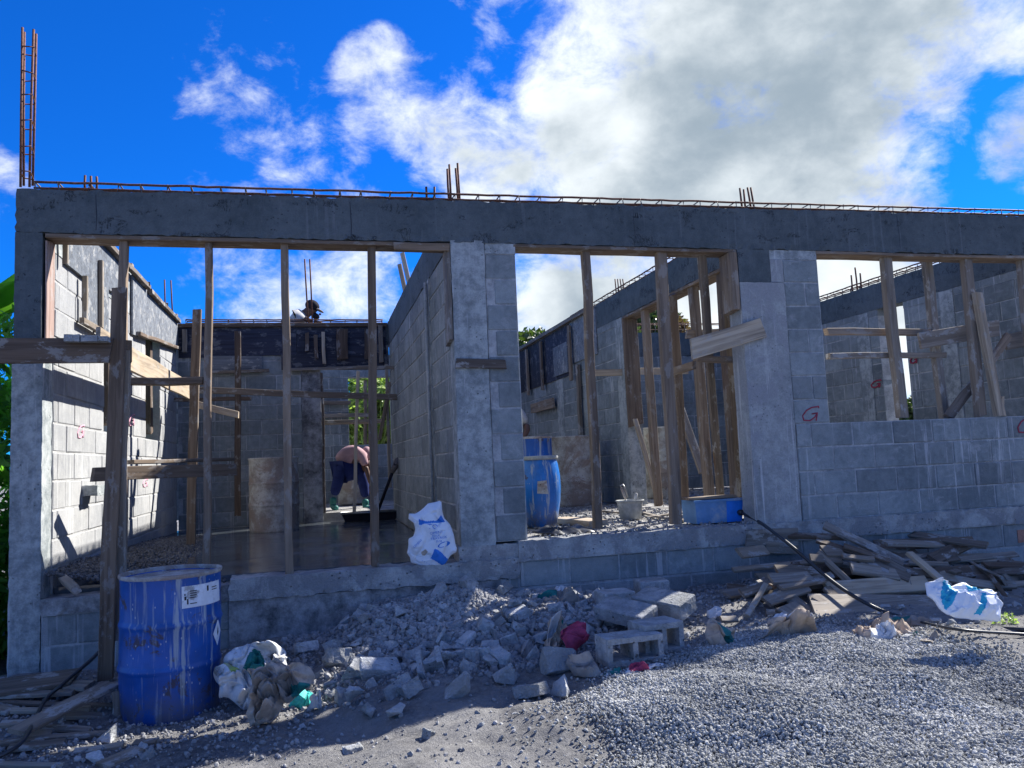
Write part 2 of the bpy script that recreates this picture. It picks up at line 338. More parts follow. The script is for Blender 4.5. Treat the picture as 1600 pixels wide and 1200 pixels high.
class MB:
    def __init__(s): s.v = []; s.f = []
    def add(s, v, f):
        b = len(s.v); s.v += [tuple(x) for x in v]; s.f += [tuple(i + b for i in q) for q in f]
    def box(s, x0, x1, y0, y1, z0, z1):
        s.add([(x0, y0, z0), (x1, y0, z0), (x1, y1, z0), (x0, y1, z0), (x0, y0, z1), (x1, y0, z1), (x1, y1, z1), (x0, y1, z1)],
              [(0, 3, 2, 1), (4, 5, 6, 7), (0, 1, 5, 4), (1, 2, 6, 5), (2, 3, 7, 6), (3, 0, 4, 7)])
    def tube(s, pts, r, n=8, cap=True):
        pts = [Vector(p) for p in pts]; rs = r if isinstance(r, (list, tuple)) else [r] * len(pts); b = len(s.v)
        ref = Vector((.3, .2, .93)).normalized()
        for i, p in enumerate(pts):
            d = (pts[min(i + 1, len(pts) - 1)] - pts[max(i - 1, 0)]).normalized()
            a = d.cross(ref)
            if a.length < .15: a = d.cross(Vector((1, 0, 0)))
            a.normalize(); c = d.cross(a)
            for k in range(n):
                th = 2 * math.pi * k / n; s.v.append(tuple(p + (a * math.cos(th) + c * math.sin(th)) * rs[i]))
        for i in range(len(pts) - 1):
            for k in range(n):
                s.f.append((b + i * n + k, b + i * n + (k + 1) % n, b + (i + 1) * n + (k + 1) % n, b + (i + 1) * n + k))
        if cap: s.f.append(tuple(b + k for k in range(n))[::-1]); s.f.append(tuple(b + (len(pts) - 1) * n + k for k in range(n)))
    def lathe(s, prof, c=(0, 0, 0), n=40, wob=0.0, seed=0):
        b = len(s.v)
        for (r, z) in prof:
            for k in range(n):
                th = 2 * math.pi * k / n; rr = r
                if wob: rr += wob * noise.noise(Vector((math.cos(th) * 1.3, math.sin(th) * 1.3, z * 2.5 + seed)))
                s.v.append((c[0] + rr * math.cos(th), c[1] + rr * math.sin(th), c[2] + z))
        for i in range(len(prof) - 1):
            for k in range(n):
                s.f.append((b + i * n + k, b + i * n + (k + 1) % n, b + (i + 1) * n + (k + 1) % n, b + (i + 1) * n + k))
    def build(s, name, m, parent=None, smooth=False, loc=None): return mesh_obj(name, s.v, s.f, m, parent, smooth, loc)

def rough_box(x0, x1, y0, y1, z0, z1, res=.05, amp=.006, ztop=None, jag=0.0, skip=(), freq=6.0):
    """box whose faces carry a fine grid pushed about by noise; ztop(x) overrides the top; jag = ragged arrises"""
    nx, ny, nz = [max(1, int(round(d / res))) for d in (x1 - x0, y1 - y0, z1 - z0)]
    idx = {}; vs = []; fs = []
    def V(i, j, k):
        key = (i, j, k)
        if key not in idx:
            x = x0 + (x1 - x0) * i / nx; y = y0 + (y1 - y0) * j / ny
            zt = ztop(x) if ztop else z1; z = z0 + (zt - z0) * k / nz
            p = Vector((x, y, z)); n = noise.noise_vector(p * freq * .6) * amp * .45 + noise.noise_vector(p * freq * 4.3) * amp * .22
            edge = (i in (0, nx)) + (j in (0, ny)) + (k in (0, nz))
            if edge >= 2 and jag: n += noise.noise_vector(p * 31) * jag * (.45 if z1 - z0 > .4 else .9)
            idx[key] = len(vs); vs.append(p + n)
        return idx[key]
    for i in range(nx):
        for j in range(ny):
            fs.append((V(i, j, 0), V(i, j + 1, 0), V(i + 1, j + 1, 0), V(i + 1, j, 0))); fs.append((V(i, j, nz), V(i + 1, j, nz), V(i + 1, j + 1, nz), V(i, j + 1, nz)))
    for i in range(nx):
        for k in range(nz):
            fs.append((V(i, 0, k), V(i + 1, 0, k), V(i + 1, 0, k + 1), V(i, 0, k + 1))); fs.append((V(i, ny, k), V(i, ny, k + 1), V(i + 1, ny, k + 1), V(i + 1, ny, k)))
    for j in range(ny):
        for k in range(nz):
            fs.append((V(0, j, k), V(0, j, k + 1), V(0, j + 1, k + 1), V(0, j + 1, k))); fs.append((V(nx, j, k), V(nx, j + 1, k), V(nx, j + 1, k + 1), V(nx, j, k + 1)))
    return vs, fs

_bc = {}
def block_mesh(l, h, t, var, axis, m):
    key = (round(l, 3), round(h, 3), round(t, 3), var, axis, m.name)
    if key in _bc: return _bc[key]
    rnd = random.Random(hash((round(l, 3), var)) & 0xffff); c = .005
    vs = []; ring = []
    def J(a): return a + rnd.uniform(-.0016, .0016)
    hx, hy, hz = l / 2, t / 2, h / 2; vs = []; idx = {}
    for sx in (-1, 1):
        for sy in (-1, 1):
            for sz in (-1, 1):
                for a in range(3):
                    q = [hx, hy, hz]; q[(a + 1) % 3] -= c * rnd.uniform(.6, 1.6); q[(a + 2) % 3] -= c * rnd.uniform(.6, 1.6)
                    idx[(sx, sy, sz, a)] = len(vs); vs.append((J(sx * q[0]), sy * q[1] + (rnd.uniform(-.001, .001)), J(sz * q[2])))
    bm = bmesh.new(); [bm.verts.new(v) for v in vs]; bm.verts.ensure_lookup_table()
    bmesh.ops.convex_hull(bm, input=bm.verts[:])
    bmesh.ops.dissolve_limit(bm, angle_limit=.03, verts=bm.verts[:], edges=bm.edges[:])
    if axis == 'Y': bmesh.ops.rotate(bm, matrix=Matrix.Rotation(math.pi / 2, 3, 'Z'), verts=bm.verts[:])
    me = bpy.data.meshes.new('concrete_block'); bm.to_mesh(me); bm.free(); me.materials.append(m); _bc[key] = me
    return me
def intervals(a0, a1, z0, z1, openings):
    segs = [(a0, a1)]
    for (b0, b1, w0, w1) in openings:
        if min(z1, w1) - max(z0, w0) > .5 * (z1 - z0):
            ns = []
            for (s0, s1) in segs:
                if b1 <= s0 or b0 >= s1: ns.append((s0, s1)); continue
                if b0 > s0: ns.append((s0, b0))
                if b1 < s1: ns.append((b1, s1))
            segs = ns
    return segs
def block_wall(root, axis, a0, a1, c0, thick, z0, z1, openings=(), phase=0.0, bm_='block', mm='mortar', rec=.006, row=.2):
    rnd = random.Random(int(a0 * 100 + c0 * 37 + z0 * 11)); core = MB(); k = 0; z = z0
    while z < z1 - .03:
        zt = min(z + row, z1)
        for (s0, s1) in intervals(a0, a1, z, zt, openings):
            if axis == 'X': core.box(s0 + .003, s1 - .003, c0 + rec, c0 + thick - rec, z, zt - .0003)
            else: core.box(c0 + rec, c0 + thick - rec, s0 + .003, s1 - .003, z, zt - .0003)
            start = math.floor((s0 - phase) / .4) * .4 + phase + (.2 if k % 2 else 0)
            a = start - .4
            while a < s1:
                b0 = max(a, s0) + .005; b1 = min(a + .4, s1) - .005 - rnd.uniform(0, .004)
                if b1 - b0 > .06:
                    h = zt - z - .010 - rnd.uniform(0, .003); l = round(b1 - b0, 2) if b1 - b0 < .38 else .388
                    me = block_mesh(l, round(h, 2) if h < .18 else .188, thick, rnd.randrange(3), axis, MT[bm_])
                    o = bpy.data.objects.new('concrete_block', me); COL.objects.link(o); o.parent = root
                    mid = (b0 + b1) / 2; off = rnd.uniform(-.003, .003)
                    P = Vector((mid, c0 + thick / 2 + off, (z + zt) / 2)) if axis == 'X' else Vector((c0 + thick / 2 + off, mid, (z + zt) / 2))
                    o.location = P - wloc(root); o.rotation_euler = (rnd.uniform(-.006, .006), rnd.uniform(-.006, .006), rnd.uniform(-.006, .006))
                a += .4
        z = zt; k += 1
    core.build('mortar', MT[mm], root)

def board_mesh(l, w, t, rnd, warp=.006):
    n = max(2, min(6, int(l / .3))); c = min(.004, t * .2); vs = []; fs = []
    prof = [(-w / 2 + c, -t / 2), (w / 2 - c, -t / 2), (w / 2, -t / 2 + c), (w / 2, t / 2 - c), (w / 2 - c, t / 2), (-w / 2 + c, t / 2), (-w / 2, t / 2 - c), (-w / 2, -t / 2 + c)]
    skew0, skew1 = rnd.uniform(-.12, .12) * w, rnd.uniform(-.12, .12) * w
    for i in range(n + 1):
        x = -l / 2 + l * i / n; dy, dz = rnd.uniform(-warp, warp), rnd.uniform(-warp, warp) * .6
        for (y, z) in prof:
            sk = (skew0 if i == 0 else skew1 if i == n else 0) * (y / (w / 2 + 1e-6))
            vs.append((x + sk, y * (1 + rnd.uniform(-.012, .012)) + dy, z + dz))
    for i in range(n):
        for k in range(8): fs.append((i * 8 + k, i * 8 + (k + 1) % 8, (i + 1) * 8 + (k + 1) % 8, (i + 1) * 8 + k))
    fs.append(tuple(range(8))[::-1]); fs.append(tuple(n * 8 + k for k in range(8)))
    return vs, [f[::-1] for f in fs]
_br = random.Random(3)
def board(name, pa, pb, w, t, hint, m='prop', parent=None, label=None, cat=None, group=None, warp=.006):
    pa, pb = Vector(pa), Vector(pb); X = (pb - pa).normalized(); h = Vector(hint); Y = (h - X * h.dot(X)).normalized(); Z = X.cross(Y)
    vs, fs = board_mesh((pb - pa).length, w, t, _br, warp)
    me = bpy.data.meshes.new(name); me.from_pydata(vs, [], fs); me.materials.append(MT[m]); o = bpy.data.objects.new(name, me); COL.objects.link(o)
    R = Matrix((X, Y, Z)).transposed().to_4x4(); R.translation = (pa + pb) / 2
    if parent is not None: R.translation -= wloc(parent); o.parent = parent
    o.matrix_basis = R
    return tag(o, label, cat, group)

def pillow(name, outline, P0, Nrm, bulge, crease, m, parent=None, rings=34, seg=180, back=.35, seed=0, patches=(), mats=None, cfreq=7.0, smooth=True, center=None, loc=True):
    """crumpled bag: star-shaped outline (survey px) laid on the plane P0/Nrm, filled out by bulge towards Nrm"""
    Nn = Vector(Nrm).normalized(); o2 = [Vector(q) for q in outline]; n = len(o2)
    per = [0]
    for i in range(n): per.append(per[-1] + (o2[(i + 1) % n] - o2[i]).length)
    pts = []
    for k in range(seg):
        d = per[-1] * k / seg; i = max(j for j in range(n) if per[j] <= d); u = (d - per[i]) / max(1e-6, per[i + 1] - per[i])
        pts.append(o2[i].lerp(o2[(i + 1) % n], u))
    c = Vector(center) if center else sum(pts, Vector((0, 0))) / seg
    def crn(p):
        q = p * cfreq * 1.25 + Vector((seed * 3.1, seed, 0)); q = q + noise.noise_vector(q * .7) * .5
        h = 0
        for fq, am in ((.9, 1.0), (2.0, .5)):
            d, pp = noise.voronoi(q * fq); g = noise.noise_vector(pp[0] * 5.7 + Vector((3.3, 1.7, 8.1))); k_ = min(1, (d[1] - d[0]) / .10)
            h += am * ((q * fq - pp[0]).dot(g) * 2.6 * k_ + noise.noise(pp[0] * 9.1) * .25 * k_)
        return h
    vs = []; px = []
    for side in (1, -1):
        for r in range(rings + 1):
            rr = r / rings; rr = 1 - (1 - rr) ** 1.3
            for k in range(seg):
                q = c + (pts[k] - c) * rr; P = UP(q.x, q.y, P0, Nn)
                e = math.sqrt(max(0, 1 - rr ** 2.4)); h = bulge * e * (1 if side > 0 else -back)
                w = crn(P) * crease * (.25 + .75 * min(1, (1 - rr) * 5))
                P = P + Nn * (h + (w if side > 0 else w * .5)) + noise.noise_vector(P * 11 + Vector((seed, 0, 0))) * crease * .55
                vs.append(P); px.append(q)
    fs = []; fm = []; R1 = (rings + 1) * seg
    def inside(q, poly):
        r = False; j = len(poly) - 1
        for i in range(len(poly)):
            if (poly[i][1] > q.y) != (poly[j][1] > q.y) and q.x < (poly[j][0] - poly[i][0]) * (q.y - poly[i][1]) / (poly[j][1] - poly[i][1]) + poly[i][0]: r = not r
            j = i
        return r
    for s in (0, 1):
        for r in range(rings):
            for k in range(seg):
                k2 = (k + 1) % seg; a, b, cc, d = [s * R1 + v for v in (r * seg + k, r * seg + k2, (r + 1) * seg + k2, (r + 1) * seg + k)]
                fs.append((a, d, cc, b) if s == 0 else (a, b, cc, d))
                q = (px[a] + px[cc]) / 2; mi = 0
                for (poly, idx) in patches:
                    if inside(q, poly): mi = idx
                fm.append(mi)
    for k in range(seg):  # stitch rim
        k2 = (k + 1) % seg; a = rings * seg; fs.append((a + k, R1 + a + k, R1 + a + k2, a + k2)); fm.append(0)
    lo = min(vs, key=lambda v: v.z); loc_ = Vector((sum((v.x for v in vs)) / len(vs), sum((v.y for v in vs)) / len(vs), lo.z)) if loc and parent is None else None
    ob = mesh_obj(name, vs, fs, m, parent, smooth, loc_, mats=mats, fmat=fm if mats else None)
    return ob, vs, fs

# ------------------------------------------------------------------ ground
CTRL = [(-6, -3, -.8), (-3, -.5, -.74), (0, -.3, -.64), (-.6, -1.5, -.74), (.1, -1.9, -.74), (.65, -.45, -.64), (1.15, -.9, -.76), (1.2, -1.84, -.70), (1.87, -1.84, -.70),
        (1.86, -.1, -.55), (1.7, -1.1, -.72), (2.4, -.12, -.36), (2.4, -1.0, -.60), (2.9, -.1, -.30), (2.9, -.7, -.44), (3.0, -1.2, -.56), (3.4, -.1, -.38), (3.9, -.15, -.42), (4.4, -.15, -.45), (5.4, -.15, -.44), (6.5, -.2, -.5), (7.9, -.1, -.60), (7.6, -1.0, -.55),
        (3.0, -1.8, -.61), (3.6, -1.76, -.54), (4.5, -1.74, -.515), (6.1, -1.72, -.48), (8, -1.7, -.5), (10, -1, -.6), (2.7, -2.7, -.66), (4.4, -2.6, -.52), (1.2, -3, -.74), (4.4, -3.6, -.5), (3.5, -4.2, -.62), (6, -3.3, -.47), (2, -6, -.75), (7, -5, -.6), (-3, -6, -.8), (12, -6, -.7), (0, -10, -.8), (5, -12, -.8)]
CA = np.array(CTRL)
def gz_np(x, y, detail=True):
    x = np.asarray(x, float); y = np.asarray(y, float); num = np.zeros_like(x); den = np.zeros_like(x)
    for (a, b, c) in CTRL:
        w = 1.0 / (((x - a) ** 2 + (y - b) ** 2) + .02) ** 1.6; num += w * c; den += w
    z = num / den; far = np.clip((np.hypot(x - 3, y) - 14) / 20, 0, 1); z = z * (1 - far) - .8 * far
    if detail:
        # rounded hummocks of tipped gravel and trodden dirt
        for (a, b, s, h) in [(4.55, -1.95, .22, .055), (5.2, -2.3, .35, .03), (3.95, -2.75, .3, .035), (5.0, -2.9, .22, -.09), (5.6, -2.6, .18, -.08), (4.15, -3.15, .16, -.06), (4.6, -2.75, .14, .05), (5.35, -2.1, .13, .05), (3.8, -2.3, .14, .04), (3.55, -2.85, .12, -.04), (6.2, -2.2, .3, .05), (3.0, -2.35, .18, .03), (3.15, -2.6, .12, -.04), (2.7, -2.2, .12, -.03), (3.45, -2.5, .16, .03), (2.3, -2.4, .2, .02), (4.7, -2.35, .25, .03), (3.4, -3.0, .2, -.03)]:
            z += h * np.exp(-((x - a) ** 2 + (y - b) ** 2) / (2 * s * s))
        z += .012 * np.sin(x * 5.1 + 1.3 * np.sin(y * 3.7)) * np.cos(y * 6.3 + 1.7 * np.sin(x * 2.9)) + .006 * np.sin(x * 17 + 2 * np.sin(y * 11)) * np.cos(y * 15 + np.sin(x * 9))
    return z
def gz(x, y): return float(gz_np(np.array([x]), np.array([y]))[0])
def axis_coords(lo, hi, step, far):
    a = list(np.arange(lo, hi, step)); d = step; x = hi
    while x < far: a.append(x); d *= 1.22; x += d
    a.append(far); d = step; x = lo - step; pre = []
    while x > -far: pre.append(x); d *= 1.22; x -= d
    pre.append(-far); return np.array(pre[::-1] + a)
xs = axis_coords(-.6, 7.4, .03, 450); ys = axis_coords(-3.7, .12, .03, 450)
gx, gy = np.meshgrid(xs, ys, indexing='ij'); gzv = gz_np(gx, gy)
near = (gx > -.8) & (gx < 7.8) & (gy > -4) & (gy < .2)
nz_ = np.zeros_like(gzv)
for i, j in np.argwhere(near):
    v = Vector((gx[i, j], gy[i, j], 0)); nz_[i, j] = .016 * noise.noise(v * 5) + .011 * noise.noise(v * 13) + .009 * abs(noise.noise(v * 34))
GH = gzv + nz_
inside_b = (gy > .1); GH[inside_b] = np.minimum(GH[inside_b], -.8)
nx_, ny_ = gx.shape
vv = np.stack([gx, gy, GH], -1).reshape(-1, 3)
ii, jj = np.meshgrid(np.arange(nx_ - 1), np.arange(ny_ - 1), indexing='ij'); a = (ii * ny_ + jj).ravel()
quads = np.stack([a, a + ny_, a + ny_ + 1, a + 1], 1)
def np_mesh(name, v, q, m, smooth=False):
    me = bpy.data.meshes.new(name); k = q.shape[1]; me.vertices.add(len(v)); me.vertices.foreach_set('co', v.astype(np.float32).ravel())
    me.loops.add(q.size); me.loops.foreach_set('vertex_index', q.astype(np.int32).ravel())
    me.polygons.add(len(q)); me.polygons.foreach_set('loop_start', np.arange(0, q.size, k, dtype=np.int32))
    me.polygons.foreach_set('use_smooth', np.full(len(q), smooth)); me.update(calc_edges=True); me.validate()
    me.materials.append(m); o = bpy.data.objects.new(name, me); COL.objects.link(o); return o
tag(np_mesh('ground', vv, quads, MT['ground'], True), kind='structure')

ICO = None
def ico():
    global ICO
    bm = bmesh.new(); bmesh.ops.create_icosphere(bm, subdivisions=1, radius=1); v = np.array([x.co[:] for x in bm.verts]); f = np.array([[q.index for q in p.verts] for p in bm.faces]); bm.free(); return v, f
IV, IF = ico()
def stones(name, pts, sizes, m, seed, flat=.65):
    rg = np.random.default_rng(seed); n = len(pts)
    q = rg.normal(size=(n, 4)); q /= np.linalg.norm(q, axis=1)[:, None]; w, x, y, z = q.T
    Rm = np.stack([1 - 2 * (y * y + z * z), 2 * (x * y - z * w), 2 * (x * z + y * w), 2 * (x * y + z * w), 1 - 2 * (x * x + z * z), 2 * (y * z - x * w), 2 * (x * z - y * w), 2 * (y * z + x * w), 1 - 2 * (x * x + y * y)], 1).reshape(n, 3, 3)
    loc = IV[None] * (1 + rg.uniform(-.28, .28, (n, len(IV), 1))); loc = loc * rg.uniform(flat, 1.15, (n, 1, 3)) * sizes[:, None, None]
    v = np.einsum('nij,nkj->nki', Rm, loc) + pts[:, None, :]
    f = (IF[None] + (np.arange(n) * len(IV))[:, None, None]).reshape(-1, 3)
    return tag(np_mesh(name, v.reshape(-1, 3), f, m), kind='stuff')
rg = np.random.default_rng(5)
def inpoly(x, y, poly):
    r = np.zeros(len(x), bool); j = len(poly) - 1
    for i in range(len(poly)):
        xi, yi = poly[i]; xj, yj = poly[j]; c = ((yi > y) != (yj > y)) & (x < (xj - xi) * (y - yi) / (yj - yi + 1e-12) + xi); r ^= c; j = i
    return r
gp = [tuple(U(*q, 'Z', -.54).xy) for q in [(905, 1085), (1000, 1046), (1120, 1012), (1200, 985), (1330, 985), (1420, 1012), (1500, 1035), (1640, 1050)]] + [(7.2, -2.0), (7.2, -4.0), (3.0, -4.0), tuple(U(975, 1230, 'Z', -.6).xy), tuple(U(985, 1150, 'Z', -.58).xy)]
n = 420000; X = rg.uniform(2.4, 7.2, n); Y = rg.uniform(-4.0, -.6, n)
edge = np.array([noise.noise(Vector((a, b, 3)) * 3) for a, b in zip(X[:20000:1], Y[:20000])]); edge = np.resize(edge, n)
k = inpoly(X + rg.normal(0, 1, n) * np.where(rg.random(n) < .25, .22, .05), Y + rg.normal(0, 1, n) * np.where(rg.random(n) < .25, .16, .04), gp) & (Y > -3.75) & (X - (4.44 + (Y + 3.38) * 1.024) < .5) & (Y > -2.71 - .378 * (X - 2.67) - .35); X, Y = X[k], Y[k]
if len(X) > 92000: X, Y = X[:92000], Y[:92000]
def surf(X, Y):
    i = np.clip(np.searchsorted(xs, X) - 1, 0, len(xs) - 2); j = np.clip(np.searchsorted(ys, Y) - 1, 0, len(ys) - 2)
    u = (X - xs[i]) / (xs[i + 1] - xs[i]); w = (Y - ys[j]) / (ys[j + 1] - ys[j])
    return GH[i, j] * (1 - u) * (1 - w) + GH[i + 1, j] * u * (1 - w) + GH[i, j + 1] * (1 - u) * w + GH[i + 1, j + 1] * u * w + .003
Z = surf(X, Y) + rg.uniform(-.003, .012, len(X))
stones('gravel', np.stack([X, Y, Z], 1), (.0038 + .0062 * rg.random(len(X)) ** 1.5), MT['gravel'], 1)
# pebbles and crumbs scattered on the dirt
n = 9000; X = rg.uniform(-.8, 6.8, n); Y = rg.uniform(-3.4, 0, n)**1; s = .003 + .011 * rg.random(n) ** 4
stones('pebbles', np.stack([X, Y, surf(X, Y)], 1), s, MT['debris'], 2)
# crushed debris between the rubble chunks
n = 16000; X = rg.normal(2.95, .62, n); Y = -np.abs(rg.normal(0, .72, n)) - .03; k = (Y > -1.5) & (X > 1.7) & (X < 4.9); X, Y = X[k], Y[k]; s = .005 + .022 * rg.random(len(X)) ** 3
stones('crushed_debris', np.stack([X, Y, surf(X, Y)], 1), s, MT['debris'], 3)
n = 3500; X = rg.uniform(3.8, 7.2, n); Y = -.08 - np.abs(rg.normal(0, .45, n)); s = .004 + .014 * rg.random(n) ** 3
stones('wall_foot_debris', np.stack([X, Y, surf(X, Y) + .004], 1), s, MT['debris'], 4)
n = 4500; X = rg.uniform(-.7, 1.9, n); Y = -.08 - rg.random(n) * 1.9; s = .004 + .013 * rg.random(n) ** 3
stones('path_debris', np.stack([X, Y, surf(X, Y) + .004], 1), s, MT['debris'], 6)

def gp_at(px, py, it=4, dz=0.0):
    P = U(px, py, 'Z', -.5)
    for _ in range(it): P = U(px, py, 'Z', gz(P.x, P.y) + dz)
    return P
# ------------------------------------------------------------------ building: front wall
def TOP(x): return 2.585 + .0088 * x
fw = thing('front_wall', 'long unplastered concrete and block front wall with a dark ring beam and three timber-propped openings', 'wall', (0, 0, -.8))
v, f = rough_box(0, 10.2, 0, .2, 2.285, 2.6, .04, .004, TOP, .016); mesh_obj('ring_beam', v, f, MT['beam'], fw)
v, f = rough_box(0, .165, 0, .185, 1.55, 2.283, .045, .004, None, .008); mesh_obj('column_head', v, f, MT['beam'], fw)
v, f = rough_box(-.01, .178, .004, .2, -.9, 1.548, .04, .006, None, .012); mesh_obj('corner_column', v, f, MT['column'], fw)
v, f = rough_box(2.975, 3.235, .0, .2, -.02, 2.30, .04, .006, None, .010)
v = [p if p.z < 2.2 else p for p in v]; mesh_obj('stripped_column', v, f, MT['column'], fw)
v, f = rough_box(2.95, 3.50, -.012, .21, -.14, -.018, .04, .008, None, .010); mesh_obj('column_foot', v, f, MT['slab_edge'], fw)
block_wall(fw, 'X', 3.238, 3.485, .006, .19, 0, 2.2, phase=3.1)
v, f = rough_box(3.24, 3.485, .004, .2, 2.2, 2.283, .04, .003); mesh_obj('column_pad', v, f, MT['column'], fw)
v, f = rough_box(5.405, 5.82, -.004, .2, .0, 2.0, .045, .005, None, .008); mesh_obj('cast_column', v, f, MT['column_warm'], fw)
v, f = rough_box(5.405, 5.70, -.002, .198, 2.002, 2.283, .045, .004, None, .006); mesh_obj('column_head', v, f, MT['beam'], fw)
v, f = rough_box(5.704, 5.822, .0, .196, 2.004, 2.2, .045, .003); mesh_obj('column_pad', v, f, MT['column_warm'], fw)
v, f = rough_box(5.705, 6.16, .006, .196, 2.202, 2.283, .045, .003); mesh_obj('column_pad', v, f, MT['column'], fw)
block_wall(fw, 'X', 5.823, 6.165, .004, .19, .8, 2.2, phase=5.823)
block_wall(fw, 'X', 5.83, 9.0, .0, .2, 0, .8, phase=5.77, mm='mortar')
block_wall(fw, 'X', 8.75, 9.0, .0, .2, .8, 2.2, phase=5.77)
block_wall(fw, 'X', 9.0, 10.2, .0, .2, 0, 2.2, phase=5.77)
# plinth
v, f = rough_box(3.4, 10.2, -.03, .2, -.15, .0, .035, .009, None, .014); mesh_obj('slab_edge', v, f, MT['slab_edge'], fw)
v, f = rough_box(1.35, 3.398, -.035, .2, -.27, -.125, .035, .012, None, .016); mesh_obj('slab_edge', v, f, MT['slab_edge'], fw)
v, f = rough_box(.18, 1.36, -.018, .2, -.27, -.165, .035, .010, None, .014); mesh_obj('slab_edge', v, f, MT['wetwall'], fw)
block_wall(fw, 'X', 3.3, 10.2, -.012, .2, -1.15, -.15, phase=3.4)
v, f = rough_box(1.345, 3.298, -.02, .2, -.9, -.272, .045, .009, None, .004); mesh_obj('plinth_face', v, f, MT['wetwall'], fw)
block_wall(fw, 'X', .182, 1.355, -.005, .2, -1.07, -.27, phase=.2, bm_='block')
# timber soffit and jamb boards left in the openings
board('soffit_board', (.17, .10, 2.268), (2.96, .10, 2.262), .19, .03, (0, 1, 0), 'prop', fw)
board('soffit_board', U(615, 385, 'Y', -.005), U(702, 386, 'Y', -.005), .06, .02, (0, 0, 1), 'prop', fw)
board('soffit_board', (3.49, .10, 2.268), (5.40, .10, 2.268), .19, .028, (0, 1, 0), 'prop', fw)
board('soffit_board', (6.17, .10, 2.268), (8.74, .10, 2.268), .19, .028, (0, 1, 0), 'prop', fw)
board('jamb_board', (2.955, .10, 2.24), (2.957, .10, 1.52), .18, .032, (0, 1, 0), 'scrap', fw)
board('jamb_board', (5.36, .09, 2.25), (5.365, .09, 1.76), .18, .07, (0, 1, 0), 'prop', fw)
board('jamb_board', (.182, .10, 2.25), (.184, .10, 1.5), .17, .012, (0, 1, 0), 'form_pink', fw)
board('nailed_board', U(712, 568, 'Y', -.014), U(790, 570, 'Y', -.014), .072, .022, (0, 0, 1), 'scrap', fw)
# red sprayed letters
def stroke(name, pts, r, m, parent):
    mb = MB(); mb.tube(pts, r, 6); return mb.build(name, MT[m], parent, True)
def letterG(cx, cy, w, h, ax, v, m, parent, r=.008):
    r *= .75; sh = [(.95, .10), (.95, -.02), (.55, .05), (.25, .25), (.02, .62), (.10, .92), (.45, .95), (.72, .72), (.88, .42), (.50, .50), (.88, .42), (.80, .95)]
    pts = []
    for i in range(len(sh) - 1):
        for k in range(4):
            u = k / 4; pts.append((sh[i][0] * (1 - u) + sh[i + 1][0] * u, sh[i][1] * (1 - u) + sh[i + 1][1] * u))
    pts.append(sh[-1]); stroke('painted_letter', [U(cx + (a - .5) * w, cy + (b - .5) * h, ax, v) for a, b in pts], r, m, parent)
letterG(1267, 647, 27, 23, 'Y', .0, 'redpaint', fw)
letterG(1601, 665, 22, 24, 'Y', -.004, 'redpaint', fw)
for px in (150, 548, 990, 1402):
    a_ = U(px, 340, 'Y', 0).x; mb = MB(); mb.tube([(a_, .002, 2.31), (a_ + .004, .001, 2.4), (a_ - .003, .002, TOP(a_) - .03)], .0035, 6); mb.build('form_seam', MT['rubber'], fw)
MT_brick = MT['redbrick']
mb = MB(); p0 = U(1590, 832, 'Y', -.02); mb.box(p0.x, p0.x + .16, -.02, .1, p0.z - .09, p0.z + .02); mb.build('clay_brick', MT_brick, fw)

# floors
v, f = rough_box(.2, 2.96, .2, 5.28, -.4, -.12, .12, .004); tag(mesh_obj('wet_floor', v, f, MT['wet']), kind='structure')
def fl(name, x0, x1, y0, y1, z, m='plaster_dust', amp=.006, res=.06):
    v, f = rough_box(x0, x1, y0, y1, z - .3, z, res, amp); tag(mesh_obj(name, v, f, MT[m]), kind='structure')
fl('floor_slab', 3.19, 5.6, .2, 5.6, -.005, res=.05, amp=.012); fl('floor_slab', 5.603, 8.8, .2, 6.3, -.008, res=.06, amp=.01)
fl('floor_slab', .2, 5.6, 5.603, 8.6, -.02, res=.12)
# ------------------------------------------------------------------ side and inner walls
def ring(root, axis, a0, a1, c0, thick, z0, z1, m='beam', jag=.012, res=.06):
    if axis == 'X': v, f = rough_box(a0, a1, c0, c0 + thick, z0, z1, res, .005, None, jag)
    else: v, f = rough_box(c0, c0 + thick, a0, a1, z0, z1, res, .005, None, jag)
    mesh_obj('ring_beam', v, f, MT[m], root)
def col_box(root, x0, x1, y0, y1, z0, z1, m='column', name='column'):
    v, f = rough_box(x0, x1, y0, y1, z0, z1, .06, .005, None, .008); mesh_obj(name, v, f, MT[m], root)

lw = thing('left_wall', 'sunlit side wall of pale blocks at the far left with two window gaps and grey form panels along its top', 'wall', (0, 2, -.8))
OL = [(1.57, 2.25, 1.08, 1.84), (3.3, 4.13, 1.08, 2.22)]
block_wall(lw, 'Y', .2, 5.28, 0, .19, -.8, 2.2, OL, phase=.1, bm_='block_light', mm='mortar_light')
ring(lw, 'Y', .2, 5.28, .001, .188, 2.2, 2.62, 'column')
def panel(root, pts, t, nrm, m, name='form_panel'):
    nrm = Vector(nrm); n = len(pts); v = [Vector(p) for p in pts] + [Vector(p) + nrm * t for p in pts]
    f = [tuple(range(n))[::-1], tuple(range(n, 2 * n))] + [(i, (i + 1) % n, n + (i + 1) % n, n + i) for i in range(n)]
    return mesh_obj(name, v, f, MT[m], root)
PX = .196
def pl(poly, x=PX): return [U(a, b, 'X', x) for a, b in poly]
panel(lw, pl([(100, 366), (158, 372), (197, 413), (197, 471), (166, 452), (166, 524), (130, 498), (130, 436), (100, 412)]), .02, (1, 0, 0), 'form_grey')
panel(lw, [(PX, 2.55, 2.0), (PX, 2.55, 2.6), (PX, 5.25, 2.62), (PX, 5.25, 2.24)], .02, (1, 0, 0), 'form_grey')
